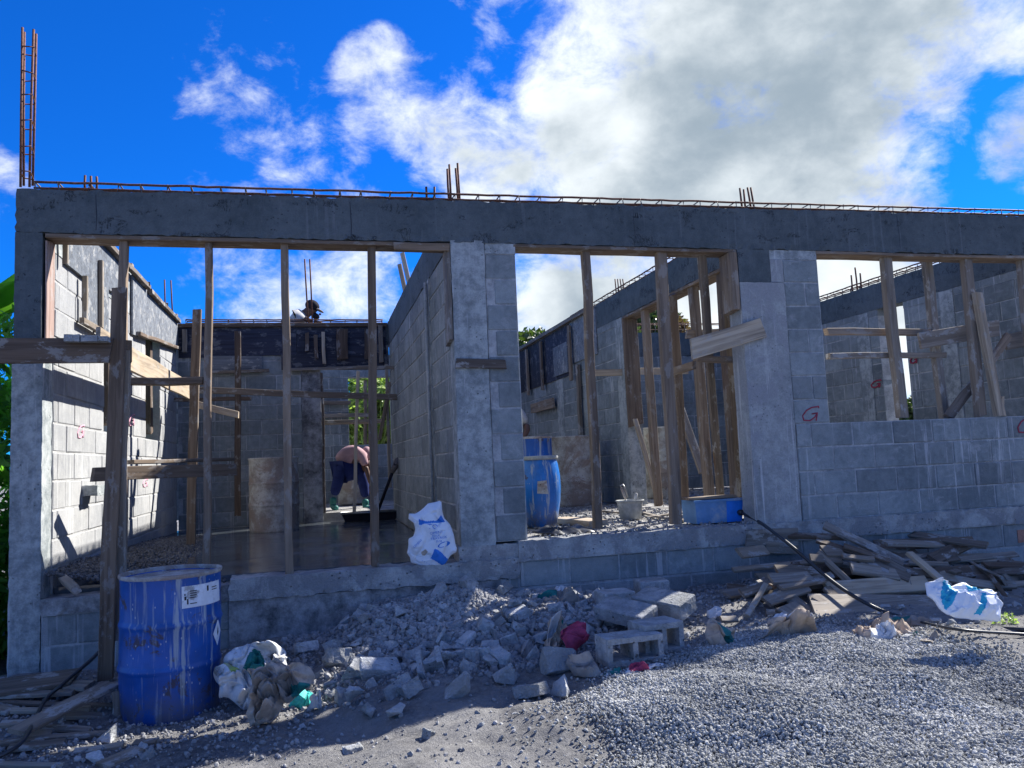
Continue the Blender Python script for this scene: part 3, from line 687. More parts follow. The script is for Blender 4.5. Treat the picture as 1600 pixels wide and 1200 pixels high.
for a, b_, w in [((128, 500), (166, 524), .05), ((133, 432), (133, 505), .035), ((158, 408), (158, 512), .05), ((103, 372), (103, 412), .03)]:
    board('form_batten', U(*a, 'X', .235), U(*b_, 'X', .235), w, .035, (0, 1, .3), 'scrap', lw)
board('form_waler', (.24, 1.1, 2.60), (.24, 3.2, 2.61), .05, .05, (0, 0, 1), 'scrap', lw)
board('form_waler', (.24, 3.25, 2.59), (.24, 5.2, 2.60), .05, .05, (0, 0, 1), 'scrap', lw)
board('form_waler', (.235, 2.7, 2.03), (.235, 5.2, 2.25), .04, .04, (0, 0, 1), 'darkwood', lw)
for y in (3.45, 3.85): board('window_stud', (.10, y, 1.08), (.10, y, 2.2), .12, .1, (0, 1, 0), 'darkwood', lw)
board('window_stud', (.10, 1.95, 1.08), (.10, 1.95, 1.84), .1, .1, (0, 1, 0), 'darkwood', lw)
for y in (.5, 1.5, 2.3, 3.1, 4.2, 4.9): board('top_cleat', (.06, y, 2.63), (.26, y + .03, 2.63), .07, .04, (0, 1, 0), 'scrap', lw)
letterG(126, 675, 11, 20, 'X', .193, 'pinkpaint', lw, .009); letterG(206, 657, 9, 18, 'X', .193, 'pinkpaint', lw, .009); letterG(227, 755, 8, 12, 'X', .193, 'pinkpaint', lw, .009)
v, f = rough_box(.19, .30, .9, 1.15, .47, .55, .03, .006, None, .01); mesh_obj('corbel_stub', v, f, MT['column'], lw)

rw = thing('partition_wall', 'shaded block wall between the wet-floored room and the middle room', 'wall', (3.07, 2, -.3))
block_wall(rw, 'Y', .2, 5.3, 2.975, .19, -.12, 2.28, phase=.1)
ring(rw, 'Y', .2, 5.5, 2.972, .196, 2.282, 2.61)
col_box(rw, 2.968, 3.17, 1.2, 1.36, -.12, 2.28, 'column', 'cast_strip')
mb = MB(); mb.tube([(2.945, 1.24, .25), (2.944, 1.25, 1.0), (2.946, 1.24, 2.25)], .017, 8); mb.build('conduit_pipe', MT['bucket'], rw, True)

bw = thing('back_wall', 'dark back wall of the wet-floored room with a doorway and blue-black form panels along its top', 'wall', (1.5, 5.4, -.3))
OB = [(2.03, 2.97, -.2, 1.9)]
block_wall(bw, 'X', .2, 1.78, 5.3, .19, -.12, 2.28, OB, phase=.05)
col_box(bw, 1.78, 2.03, 5.29, 5.495, -.12, 2.0, 'wetwall', 'door_column')
v, f = rough_box(1.78, 2.97, 5.295, 5.49, 2.002, 2.28, .06, .005); mesh_obj('door_lintel', v, f, MT['wetwall'], bw)
ring(bw, 'X', .2, 2.97, 5.3, .2, 2.282, 2.58)
for i, (x0, x1) in enumerate([(.22, .95), (.955, 1.72), (1.725, 2.35), (2.355, 2.93)]):
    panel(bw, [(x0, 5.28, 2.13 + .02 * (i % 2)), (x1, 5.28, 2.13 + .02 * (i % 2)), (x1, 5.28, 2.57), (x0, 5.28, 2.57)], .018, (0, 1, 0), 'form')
panel(bw, [(.62, 5.255, 1.93), (1.27, 5.255, 1.93), (1.27, 5.255, 2.14), (.62, 5.255, 2.15)], .018, (0, 1, 0), 'form_grey')
panel(bw, [(1.52, 5.265, 1.95), (2.9, 5.265, 1.93), (2.9, 5.265, 2.16), (1.52, 5.265, 2.16)], .014, (0, 1, 0), 'form')
board('form_waler', (.2, 5.26, 2.56), (2.95, 5.26, 2.565), .05, .045, (0, 0, 1), 'darkwood', bw)
board('form_waler', (.62, 5.24, 1.93), (1.36, 5.24, 1.945), .04, .035, (0, 0, 1), 'scrap', bw)
board('form_waler', (1.6, 5.24, 1.95), (2.75, 5.24, 1.97), .04, .035, (0, 0, 1), 'scrap', bw)
for x, z0, z1, w, mm in [(.30, 2.2, 2.5, .06, 'scrap'), (1.86, 2.2, 2.45, .05, 'darkwood'), (1.98, 2.1, 2.42, .05, 'darkwood'), (2.08, 2.02, 2.46, .045, 'pale'), (2.33, 2.08, 2.5, .15, 'prop'), (2.66, 2.08, 2.5, .055, 'darkwood'), (2.86, 2.03, 2.55, .06, 'scrap')]:
    board('form_batten', (x, 5.235, z0), (x, 5.235, z1), w, .03, (1, 0, 0), mm, bw)
board('door_jamb', (2.05, 5.27, 0), (2.05, 5.27, 1.9), .035, .05, (1, 0, 0), 'scrap', bw); board('door_jamb', (2.93, 5.25, .3), (2.93, 5.25, 2.0), .04, .05, (1, 0, 0), 'scrap', bw)
board('nailed_board', (2.8, 5.2, .95), (2.96, 5.2, 1.75), .05, .03, (1, 0, 0), 'prop', bw)

mw = thing('inner_wall', 'block wall receding behind the middle opening with a wide propped gap and grey form panels at its far end', 'wall', (5.7, 3, -.3))
OM = [(.54, 3.12, -.2, 2.3)]
block_wall(mw, 'Y', 3.36, 8.5, 5.605, .19, 0, 2.2, OM, phase=3.3)
col_box(mw, 5.60, 5.80, 3.12, 3.355, 0, 2.28, 'column', 'column'); col_box(mw, 5.60, 5.80, .2, .54, 0, 2.28, 'column', 'column'); col_box(mw, 5.598, 5.802, 5.6, 5.94, 0, 2.0, 'column', 'column')
v, f = rough_box(5.602, 5.8, 3.36, 8.5, 2.2, 2.284, .08, .005); mesh_obj('wall_pad', v, f, MT['block'], mw)
ring(mw, 'Y', .2, 8.5, 5.60, .2, 2.285, 2.6)
board('soffit_board', (5.70, .54, 2.268), (5.70, 3.12, 2.268), .2, .03, (1, 0, 0), 'prop', mw)
board('jamb_board', (5.69, 3.09, 2.25), (5.69, 3.09, .95), .19, .035, (1, 0, 0), 'prop', mw)
panel(mw, [(5.585, 4.0, 1.95), (5.585, 5.1, 1.95), (5.585, 5.1, 2.56), (5.585, 4.0, 2.56)], .015, (1, 0, 0), 'form_grey')
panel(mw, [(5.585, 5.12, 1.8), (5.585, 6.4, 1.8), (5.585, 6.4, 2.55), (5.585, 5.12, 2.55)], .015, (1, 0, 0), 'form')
panel(mw, [(5.585, 6.42, 1.8), (5.585, 8.4, 1.8), (5.585, 8.4, 2.55), (5.585, 6.42, 2.55)], .015, (1, 0, 0), 'form')
panel(mw, [(5.56, 5.2, 1.85), (5.56, 5.9, 1.85), (5.56, 5.9, 2.3), (5.56, 5.2, 2.3)], .015, (1, 0, 0), 'form_grey')
board('form_waler', (5.55, 4.1, 2.58), (5.55, 8.4, 2.58), .06, .05, (0, 0, 1), 'scrap', mw)
for y in (5.0, 6.5, 7.4): board('form_batten', (5.54, y, 1.7), (5.54, y, 2.5), .09, .035, (0, 1, 0), 'prop', mw)
board('window_rail', (5.53, 5.9, 1.45), (5.53, 7.2, 1.45), .16, .04, (0, 0, 1), 'prop', mw)
board('door_stud', (5.56, 4.75, 0), (5.56, 4.75, 1.9), .08, .05, (0, 1, 0), 'scrap', mw)

r3 = thing('far_room_wall', 'streaked block wall closing the back of the right-hand room, seen through the middle opening', 'wall', (7.3, 6.4, -.3))
block_wall(r3, 'X', 5.8, 8.8, 6.3, .19, 0, 2.2, phase=5.9)
ring(r3, 'X', 5.8, 9.0, 6.3, .2, 2.2, 2.6)
rr = thing('right_room_wall', 'block wall of the right-hand room with a narrow window slot, seen through the window opening', 'wall', (8.9, 3, -.3))
OR = [(2.13, 2.58, .87, 2.28)]
block_wall(rr, 'Y', .2, 6.3, 8.8, .19, 0, 2.2, OR, phase=.15)
v, f = rough_box(8.802, 8.99, .2, 2.13, 2.2, 2.279, .08, .004); mesh_obj('wall_pad', v, f, MT['block'], rr)
v, f = rough_box(8.802, 8.99, 2.58, 6.3, 2.2, 2.279, .08, .004); mesh_obj('wall_pad', v, f, MT['block'], rr)
ring(rr, 'Y', .2, 6.3, 8.798, .2, 2.28, 2.6)
col_box(rr, 8.79, 9.0, 2.75, 2.98, 0, 2.27, 'column', 'column'); col_box(rr, 8.79, 9.0, 1.35, 1.55, 0, 2.27, 'column', 'column')
letterG(1369, 600, 16, 12, 'X', 8.785, 'redpaint', rr, .012); letterG(1500 - 72, 562, 12, 12, 'X', 8.785, 'redpaint', rr, .012)
fwl = thing('rear_wall', 'rear block wall with a window gap full of sunlit greenery, seen through the doorway behind the bending worker', 'wall', (3, 8.6, -.3))
wl, wr, wt, wb = U(545, 640, 'Y', 8.5).x, U(611, 640, 'Y', 8.5).x, U(575, 594, 'Y', 8.5).z, U(575, 697, 'Y', 8.5).z
block_wall(fwl, 'X', .2, 5.6, 8.5, .19, -.02, 2.58, [(wl, wr, wb, wt)], phase=.2)
for px in (571, 578): board('window_stud', U(px, 594, 'Y', 8.6), U(px, 700, 'Y', 8.6), .06, .05, (1, 0, 0), 'prop', fwl)
board('window_rail', U(503, 650, 'Y', 8.42), U(580, 648, 'Y', 8.42), .07, .04, (0, 0, 1), 'scrap', fwl); board('window_rail', U(503, 629, 'Y', 8.42), U(548, 629, 'Y', 8.42), .07, .04, (0, 0, 1), 'scrap', fwl)
lw2 = thing('outer_wall', 'left outer wall of the back room', 'wall', (0, 7, -.3)); block_wall(lw2, 'Y', 5.5, 8.5, 0, .19, 0, 2.6)
lw2['label'] = 'low-lit block wall continuing behind the back wall on the far left side'

# ------------------------------------------------------------------ reinforcing steel
def cage_run(label, pa, pb, side, z0=.0, step=.17, name='rebar_cage', r=.0085, h=.07, mm='rust', wig=.006):
    pa, pb, side = Vector(pa), Vector(pb), Vector(side); root = thing(name, label, 'rebar', (pa + pb) / 2); n = max(2, int((pb - pa).length / step))
    rnd = random.Random(int(pa.x * 91 + pb.y * 17))
    for sd in (-1, 1):
        mb = MB(); mb.tube([pa.lerp(pb, i / (n * 2)) + side * sd + Vector((0, 0, h + rnd.uniform(-wig, wig) * .5)) for i in range(n * 2 + 1)], r, 6); mb.build('bar', MT[mm], root, True)
    for i in range(n + 1):
        if i == 0:
            mb = MB(); mb.tube([pa.lerp(pb, q / (n * 2)) - side * .98 + Vector((0, 0, h * .35 + rnd.uniform(-wig, wig) * .4)) for q in range(n * 2 + 1)], r * .8, 6); mb.build('bar', MT[mm], root, True)
        c = pa.lerp(pb, (i + rnd.uniform(-.12, .12)) / n); hh = h + .004; mb = MB(); lean = (pb - pa).normalized() * rnd.uniform(-.02, .02)
        mb.tube([c - side * 1.05 + Vector((0, 0, -.03)), c - side * 1.05 + Vector((0, 0, hh)) + lean, c + side * 1.05 + Vector((0, 0, hh)) + lean, c + side * 1.05 + Vector((0, 0, -.03))], .0058, 5); mb.build('stirrup', MT['rust_grey'], root, True)
    return root
cage_run('thin steel bars with stirrups lying along the top of the front beam', (.1, .1, TOP(.1)), (10.1, .1, TOP(10.1)), (0, .07, 0), h=.062)
cage_run('reinforcing bars along the top of the partition wall right of the wet room', (3.07, .3, 2.6), (3.07, 5.4, 2.6), (.06, 0, 0), h=.07)
cage_run('reinforcing bars along the top of the dark back wall beside the crouching worker', (.3, 5.4, 2.58), (2.9, 5.4, 2.58), (0, .06, 0), h=.07)
cage_run('reinforcing bars climbing along the top of the wall behind the middle opening', (5.7, .3, 2.6), (5.7, 5.2, 2.6), (.06, 0, 0), h=.075)
cage_run('reinforcing bars on the far cross wall seen through the middle opening', (5.9, 6.4, 2.6), (8.8, 6.4, 2.6), (0, .06, 0), h=.16, step=.25)
cage_run('rusty reinforcing bars on top of the right-hand room wall seen through the window opening', (8.9, .3, 2.6), (8.9, 6.2, 2.6), (.06, 0, 0), h=.085, mm='rust')
def starter(label, bars, cat='rebar', base=None, r=.008, ties=(), mm='rust'):
    root = thing('starter_bars', label, cat, base or bars[0][0]); 
    for (a, b) in bars:
        a, b = Vector(a), Vector(b); mb = MB(); mb.tube([a, a.lerp(b, .5) + Vector((random.uniform(-.004, .004), 0, 0)), b], r, 7); mb.build('bar', MT[mm], root, True)
    for z in ties:
        q = [a.lerp(b, (z - a.z) / (b.z - a.z)) for a, b in [(Vector(x), Vector(y)) for x, y in bars]]
        c = sum(q, Vector()) / len(q); q = [c + (p - c) * 1.12 + Vector((0, 0, random.uniform(-.01, .01))) for p in q]; mb = MB(); mb.tube(q + [q[0]], .005, 6); mb.build('tie', MT['rust'], root, True)
    return root
def vb(px0, py0, px1, py1, Y): a = U(px0, py0, 'Y', Y); b = U(px1, py1, 'Y', Y); return (a, b)
starter('tall column cage of rusty bars rising from the left corner of the front beam', [vb(32, 292, 35, 43, .03), vb(46, 292, 52.5, 46, .03), vb(51, 290, 56.5, 53, .16), vb(37, 290, 38, 50, .16)],
        ties=(2.72, 2.90, 3.08, 3.26, 3.43, 3.62), r=.0085)
starter('four rusty starter bars sticking up from the front beam above the first column', [vb(702, 320, 699, 264, .05), vb(705, 320, 702, 257, .15), vb(716, 322, 712, 263, .05), vb(719, 322, 715, 255, .15)], r=.009)
starter('two short rusty stubs on the front beam just left of the starter bars', [vb(667, 318, 666, 292, .06), vb(680, 318, 679, 292, .14)], r=.009)
starter('three short grey bars poking from the front beam near its left end', [vb(133, 300, 133, 274, .08), vb(143, 300, 142, 275, .08), vb(151, 300, 151, 276, .12)], r=.008)
starter('four starter bars on the front beam above the third column', [vb(1160, 330, 1156, 294, .05), vb(1165, 330, 1162, 296, .15), vb(1174, 330, 1168, 293, .05), vb(1179, 330, 1173, 293, .15)], r=.009)
starter('two tall thin bars rising beside the crouching worker on the back wall', [vb(482, 508, 476, 405, 5.3), vb(488, 506, 484, 405, 5.4)], r=.011)
starter('two bars standing up at the far corner of the sunlit left wall', [(U(258, 495, 'Y', 4.8), U(257, 437, 'Y', 4.8)), (U(270, 498, 'Y', 4.9), U(267, 438, 'Y', 4.9))], r=.009)
starter('four thin bars standing on the wall behind the middle opening', [(U(963 + 4 * i, 460 - i * 2, 'X', 5.7), U(961 + 4 * i, 436, 'X', 5.7)) for i in range(4)], r=.008)
starter('three rusty bars of uneven height on the right-hand room wall', [(U(1333, 462, 'X', 8.9), U(1330, 430, 'X', 8.9)), (U(1340, 460, 'X', 8.9), U(1336, 418, 'X', 8.9)), (U(1347, 458, 'X', 8.9), U(1344, 427, 'X', 8.9))], r=.011)

# ------------------------------------------------------------------ timber props
GP = 'timber props standing in the openings'
def prop(px0, py0, px1, py1, Y, w, label, t=.07, m='prop', name='timber_prop', hint=(1, 0, 0)):
    return board(name, U(px0, py0, 'Y', Y), U(px1, py1, 'Y', Y), w, t, hint, m, None, label, 'timber prop', GP)
prop(193.5, 372, 191, 905, .08, .052, 'slim timber prop just right of the outside scaffold upright, behind the blue drum')
prop(327, 377, 323, 884, .08, .048, 'timber prop whose foot disappears behind the right rim of the big blue drum')
prop(445, 380, 452, 898, .08, .055, 'timber prop in the left opening standing in front of the cement-caked drum')
prop(579.5, 384, 587, 884, .08, .058, 'timber prop in the left opening passing in front of the doorway and bending worker')
prop(914.5, 391, 935, 826, .08, .062, 'timber prop just right of the blue plastic barrel in the middle opening')
prop(1031, 390, 1057, 819, .08, .085, 'thick brown timber prop between the bucket and the blue box')
board('timber_prop', U(1096, 393, 'Y', .12), U(1127, 797, 'Z', 0), .065, .06, (1, 0, 0), 'scrap', None, 'pale timber prop standing behind the grey and blue box', 'timber prop', GP)
prop(1382.5, 398, 1409, 653, .08, .085, 'timber prop in the window opening in front of the narrow wall slot', m='scrap')
prop(1508, 398, 1532, 650, .08, .085, 'timber prop right of centre in the window opening with boards crossing it', m='scrap')
prop(1595, 396, 1622, 648, .08, .085, 'timber prop at the right edge of the picture in the window opening', m='scrap')
prop(1446, 402, 1475, 655, .3, .07, 'round-topped timber pole standing free in the window opening', m='scrap')
prop(1526, 458, 1561, 650, -.0, .06, 'pale holed stud leaning inside the right half of the window opening', m='pale')
prop(1563, 620, 1565, 650, .03, .03, 'short pale timber stub at the foot of the holed stud', m='pale')
def mprop(a, b, w, label, m='prop', X0=5.66):
    A = U(*a, 'X', X0); B = U(*b, 'X', X0); B.z = max(B.z, 0); return board('timber_prop', A, B, w, .07, (0, 1, 0), m, None, label, 'timber prop', GP)
mprop((1007, 482), (1029, 790), .10, 'timber prop behind the bucket, first in the gap of the inner wall')
mprop((1083, 445), (1108, 780), .11, 'timber prop in the inner wall gap behind the slanting pale board')
mprop((1127, 425), (1151, 775), .12, 'dark timber prop in the inner wall gap nearest the cast column')
board('timber_prop', U(1050, 460, 'X', 5.5), U(1071, 793, 'Z', 0), .09, .06, (1, 0, 0), 'prop', None, 'timber prop standing close behind the thick brown prop', 'timber prop', GP)
# room one interior posts and planks
def inpost(a, b, Y, w, lab, m='prop'): return board('timber_prop', U(*a, 'Y', Y), U(*b, 'Y', Y), w, .06, (1, 0, 0), m, None, lab, 'timber prop', GP)
inpost((308, 484), (298, 852), 2.9, .085, 'square-topped timber post standing on the wet floor left of the caked drum')
inpost((371, 518), (372, 806), 4.9, .075, 'dark wet timber post in front of the back wall beside the caked drum', 'darkwood')
inpost((559, 580), (554, 800), 4.6, .042, 'pale slim stud standing in the doorway in front of the bending worker', 'pale')
GB = 'scaffold boards and rails'
def plank(a, b, w, t, hint, m, lab, name='scaffold_board'): return board(name, a, b, w, t, hint, m, None, lab, 'board', GB)
plank((.50, .06, 1.55), (.50, 4.1, 1.58), .20, .03, (0, 0, 1), 'pale', 'long sunlit plank running into the wet room along the left wall at head height')
plank(U(203, 597, 'Y', .1), U(318, 596, 'Y', .1), .05, .10, (0, 0, 1), 'prop', 'short thick rail crossing the upper left of the left opening')
plank(U(308, 632, 'Y', 3.2), U(373, 648, 'Y', 3.2), .07, .1, (0, 0, 1), 'pale', 'short sunlit board end sticking out right of the square-topped post')
plank(U(310, 609, 'Y', 4.4), U(620, 621, 'Y', 4.4), .075, .06, (0, 0, 1), 'scrap', 'long grey rail crossing the doorway at head height')
plank(U(556, 574, 'Y', 4.7), U(653, 574, 'Y', 4.7), .045, .045, (0, 0, 1), 'scrap', 'short round rail above the doorway reaching to the partition wall', 'rail')
plank(U(272, 625, 'Y', 4.9), U(393, 623, 'Y', 4.9), .05, .04, (0, 0, 1), 'darkwood', 'dark narrow rail on the back wall at the left corner')
plank(U(145, 742, 'Y', .0), U(368, 734, 'Y', .9), .095, .035, (0, 0, 1), 'prop', 'wide low board crossing the left opening at knee height')
plank(U(203, 722, 'Y', .5), U(361, 717, 'Y', 1.6), .09, .03, (0, 1, .0), 'prop', 'flat plank lying above the wide low board')
plank(U(-60, 548, 'Y', -.53), U(174, 549, 'Y', -.50), .155, .04, (0, 0, 1), 'darkwood', 'broad dark scaffold board running out of the left edge of the picture, carrying loose bricks')
plank(U(200, 548, 'Y', -.42), U(200, 552, 'Y', -.1), .14, .04, (0, 0, 1), 'prop', 'board stub behind the top of the outside scaffold upright')
board('scaffold_upright', U(186, 450, 'Y', -.46), U(165, 1062, 'Y', -.46), .085, .045, (1, 0, 0), 'prop', None, 'tall double-width scaffold upright standing outside the left opening beside the blue drum', 'timber post', 'scaffold uprights')
board('scaffold_upright', U(197, 548, 'Y', -.40), U(186, 1000, 'Y', -.40), .045, .045, (1, 0, 0), 'scrap', None, 'narrower pale-edged upright nailed behind the tall scaffold upright', 'timber post', 'scaffold uprights')
for i, (a, b) in enumerate([((105, 527), (129, 527)), ((131, 528), (157, 529)), ((158, 530), (172, 533))]):
    A = U(*a, 'Y', -.53); B = U(*b, 'Y', -.53); z = U(100, 534, 'Y', -.53).z; rb = rough_box(A.x, B.x, -.60, -.50, z - .008, z + .035 - .006 * i, .03, .003, None, .003)
    tag(mesh_obj('loose_brick', rb[0], rb[1], MT['rubble'], loc=((A.x + B.x) / 2, -.55, z)), ['left one of the three grey bricks on the dark scaffold board', 'middle one of the three grey bricks on the dark scaffold board', 'small right piece of the three grey bricks on the dark scaffold board'][i], 'brick', 'bricks on the scaffold board')
plank(U(1080, 545, 'Y', -.03), U(1192, 512, 'Y', -.03), .165, .028, (0, 0, 1), 'pale', 'broad pale slanting board nailed across the middle opening and cast column')
plank(U(1048, 582, 'Y', .9), U(1085, 570, 'Y', .5), .07, .04, (0, 0, 1), 'prop', 'short brown rail left of the slanting pale board')
plank(U(1088, 560, 'Y', .25), U(1152, 562, 'Y', .25), .055, .04, (0, 0, 1), 'prop', 'short rail tucked under the slanting pale board')
plank(U(930, 582, 'Y', 3.2), U(1074, 579, 'Y', 3.2), .08, .04, (0, 0, 1), 'pale', 'thin yellowish rail crossing behind the middle opening')
plank(U(1072, 522, 'Y', 1.3), U(1180, 519, 'Y', 1.3), .08, .04, (0, 0, 1), 'prop', 'dark rail behind the upper edge of the slanting board')
plank(U(1062, 636, 'Y', 2.6), U(1099, 738, 'Y', 2.2), .09, .04, (1, 0, .2), 'scrap', 'short diagonal brace right of the thick brown prop', 'diagonal_brace')
plank(U(992, 655, 'Y', 3.0), U(1024, 768, 'Y', 2.8), .05, .04, (1, 0, .2), 'pale', 'thin diagonal strip behind the bucket', 'diagonal_brace')
plank(U(1290, 518, 'Y', .06), U(1452, 519, 'Y', .30), .06, .05, (0, 0, 1), 'prop', 'upper horizontal rail in the window opening')
plank(U(1294, 557, 'Y', .06), U(1476, 554, 'Y', .30), .05, .05, (0, 0, 1), 'scrap', 'lower horizontal rail in the window opening')
plank(U(1436, 533, 'Y', .2), U(1560, 512, 'Y', .2), .15, .028, (0, 0, 1), 'scrap', 'broad grey board nailed across the window props')
plank(U(1570, 535, 'Y', .2), U(1650, 522, 'Y', .2), .15, .028, (0, 0, 1), 'scrap', 'broad board leaving the right edge of the picture inside the window opening')
plank(U(1482, 652, 'Y', .12), U(1528, 592, 'Y', .2), .085, .04, (1, 0, .4), 'scrap', 'diagonal brace at the foot of the window props', 'diagonal_brace')
plank(U(1546, 566, 'Y', .15), U(1576, 524, 'Y', .15), .07, .04, (1, 0, .4), 'prop', 'small upper diagonal brace in the right half of the window opening', 'diagonal_brace')
plank(U(651, 500, 'Y', 4.0), U(629, 395, 'Y', 4.0), .05, .05, (1, 0, 0), 'pale', 'tall pale stick of the pair on top of the partition wall', 'standing_stick')
plank(U(642, 500, 'Y', 4.1), U(624, 413, 'Y', 4.1), .05, .05, (1, 0, 0), 'pale', 'short pale stick of the pair on top of the partition wall', 'standing_stick')
plank(U(1167, 840, 'Y', -.045), U(1246, 838, 'Y', -.045), .13, .025, (0, 0, 1), 'scrap', 'stepped form board nailed to the slab edge under the hose')
plank(U(1196, 856, 'Y', -.05), U(1247, 856, 'Y', -.05), .09, .02, (0, 0, 1), 'scrap', 'lower piece of the stepped form board under the hose')

# ------------------------------------------------------------------ drums, barrel, bucket, box
def drum(loc, R, H, mname, label, tilt=0, ribs=(.36, .66), seed=0, fill='drum_cement', wob=.012):
    root = thing('steel_drum', label, 'drum', loc)
    pr = [(R * .98, 0), (R * 1.0, .012), (R, .03)]
    z = .03
    for rb in ribs:
        c = rb * H; pr += [(R, c - .03), (R * 1.012, c - .016), (R * 1.03, c - .004), (R * 1.03, c + .004), (R * 1.012, c + .016), (R, c + .03)]
    pr += [(R, H - .03), (R * 1.015, H - .014), (R * 1.02, H - .006), (R * 1.0, H), (R * .975, H - .005), (R * .97, H - .05), (R * .965, H * .5)]
    mb = MB(); mb.lathe(pr, loc, 56, wob, seed); mb.build('shell', MT[mname], root, True)
    mb = MB(); n = 40; mb.lathe([(R * .97, H - .022), (R * .6, H - .03), (R * .2, H - .02), (.001, H - .025)], loc, n, wob, seed); mb.build('contents', MT[fill], root, True)
    mb = MB(); mb.lathe([(R * 1.022, H - .016), (R * 1.036, H - .006), (R * 1.03, H + .005), (R * 1.0, H + .008), (R * .972, H + .002), (R * .972, H - .016)], loc, 56, wob, seed); mb.build('rim', MT['drum_cement'], root, True)
    return root
def patch_on_cyl(name, loc, R, corners, m, parent, n=12, wob=.012, seed=0, lift=.003):
    """corners = (angle, z) quad"""
    vs = []; fs = []; a, b, c, d = [Vector(q) for q in corners]
    for i in range(n + 1):
        for j in range(n + 1):
            u, v = i / n, j / n; q = a.lerp(b, u).lerp(d.lerp(c, u), v); th, z = q
            rr = R + wob * noise.noise(Vector((math.cos(th) * 1.3, math.sin(th) * 1.3, z * 2.5 + seed))) + lift; vs.append((loc[0] + rr * math.cos(th), loc[1] + rr * math.sin(th), loc[2] + z))
    for i in range(n):
        for j in range(n): k = i * (n + 1) + j; fs.append((k, k + n + 1, k + n + 2, k + 1))
    return mesh_obj(name, vs, fs, MT[m], parent, True)
dl = CAM + ray(268, 1113) * 4.62; dz = dl.z; DR, DH = .272, .80
d1 = drum(Vector(dl), DR, DH, 'drumblue', 'big scuffed blue steel drum with white labels standing outside the left opening')
th0 = math.atan2(CAM.y - dl.y, CAM.x - dl.x)
lab = patch_on_cyl('paper_label', dl, DR, [(th0 + .20, DH * .775), (th0 + 1.25, DH * .775), (th0 + 1.25, DH * .925), (th0 + .20, DH * .925)], 'label', d1)
dia = patch_on_cyl('hazard_diamond', dl, DR, [(th0 + .93, DH * .555), (th0 + 1.13, DH * .46), (th0 + 1.33, DH * .555), (th0 + 1.13, DH * .65)], 'label', d1)
patch_on_cyl('flame_mark', dl, DR, [(th0 + 1.10, DH * .555), (th0 + 1.135, DH * .53), (th0 + 1.17, DH * .555), (th0 + 1.135, DH * .60)], 'ink', dia, 4, lift=.0042)
for (a, z, w, h) in [(.25, .86, .025, .012), (.25, .83, .04, .02), (.30, .80, .03, .03), (.36, .885, .14, .005), (.36, .87, .14, .005), (.36, .855, .14, .005), (.36, .84, .12, .005), (.36, .80, .14, .005), (.75, .87, .05, .03), (.9, .885, .2, .005), (.9, .868, .2, .005)]:
    patch_on_cyl('label_print', dl, DR, [(th0 + a, DH * z), (th0 + a + w, DH * z), (th0 + a + w, DH * z + h), (th0 + a, DH * z + h)], 'ink', lab, 3, lift=.0042)
p = U(427, 832, 'Z', -.12); drum((p.x, p.y + .3, -.12), .29, .87, 'drum_cement', 'cement-caked pale steel drum standing on the wet floor', seed=3)
p = U(907, 790, 'Z', 0); drum((p.x, p.y + .2, 0), .30, .86, 'drum_cement', 'rust-blotched cement-caked drum behind the blue plastic barrel', seed=5)
p = U(845, 796, 'Z', 0); drum((4.24, 2.75, 0), .27, .84, 'drumblue', 'blue steel drum standing behind the blue plastic barrel', seed=6)
p = U(545, 778, 'Z', 0); drum((2.55, 7.6, 0), .27, .7, 'drum_cement', 'pale drum beyond the doorway seen between the worker\'s legs', seed=8)
p = U(1010, 785, 'Z', 0); drum((6.6, 4.4, 0), .3, .95, 'drum_cement', 'caked drum half hidden behind the bucket in the far room', seed=9)
# plastic barrel
bl = Vector((3.88, 1.02, .005)); br = thing('plastic_barrel', 'bulging blue plastic barrel with a grey lid, beside the first column', 'barrel', bl)
mb = MB(); mb.lathe([(.12, 0), (.135, .008), (.155, .10), (.178, .22), (.187, .34), (.184, .44), (.170, .54), (.158, .585), (.155, .60)], bl, 44, .003); mb.build('barrel_body', MT['barrelblue'], br, True)
mb = MB(); mb.lathe([(.150, .588), (.172, .590), (.175, .612), (.168, .622), (.10, .626), (.001, .627)], bl, 44); mb.build('lid', MT['bucket'], br, True)
tb = math.atan2(CAM.y - bl.y, CAM.x - bl.x); lb = patch_on_cyl('label_remnant', bl, .1875, [(tb - .14, .30), (tb + .38, .29), (tb + .34, .41), (tb - .10, .405)], 'drum_cement', br, 6, 0, 0, .002)
# bucket with tools
bk = U(986, 812, 'Z', 0); bk.z = .005; bkt = thing('mortar_bucket', 'cement-grey mortar bucket holding trowels on the middle sill', 'bucket', bk)
mb = MB(); mb.lathe([(.085, 0), (.10, .006), (.118, .14), (.126, .165), (.134, .168), (.134, .178), (.120, .178), (.112, .15), (.095, .10), (.001, .10)], bk, 36, .004); mb.build('pail', MT['bucket'], bkt, True)
def trowel(base, tip, lab):
    b, t = Vector(base), Vector(tip); root = thing('trowel', lab, 'trowel', b, 'trowels in the bucket')
    mb = MB(); mb.tube([b, b.lerp(t, .5)], .006, 8); mb.build('shank', MT['steel'], root, True); mb = MB(); mb.tube([b.lerp(t, .45), b.lerp(t, .6), b.lerp(t, .95), t], [.010, .015, .014, .006], 10); mb.build('handle', MT['drum_cement'], root, True)
trowel(bk + Vector((-.02, -.02, .10)), bk + Vector((-.09, -.03, .30)), 'taller trowel leaning left in the mortar bucket'); trowel(bk + Vector((.03, 0, .10)), bk + Vector((.07, .0, .24)), 'shorter trowel handle on the right in the mortar bucket')
mb = MB(); mb.tube([bk + Vector((-.09, -.03, .29)), bk + Vector((-.10, -.03, .315)), bk + Vector((-.07, -.03, .325)), bk + Vector((-.055, -.03, .29)), bk + Vector((-.03, -.03, .2))], .007, 8)
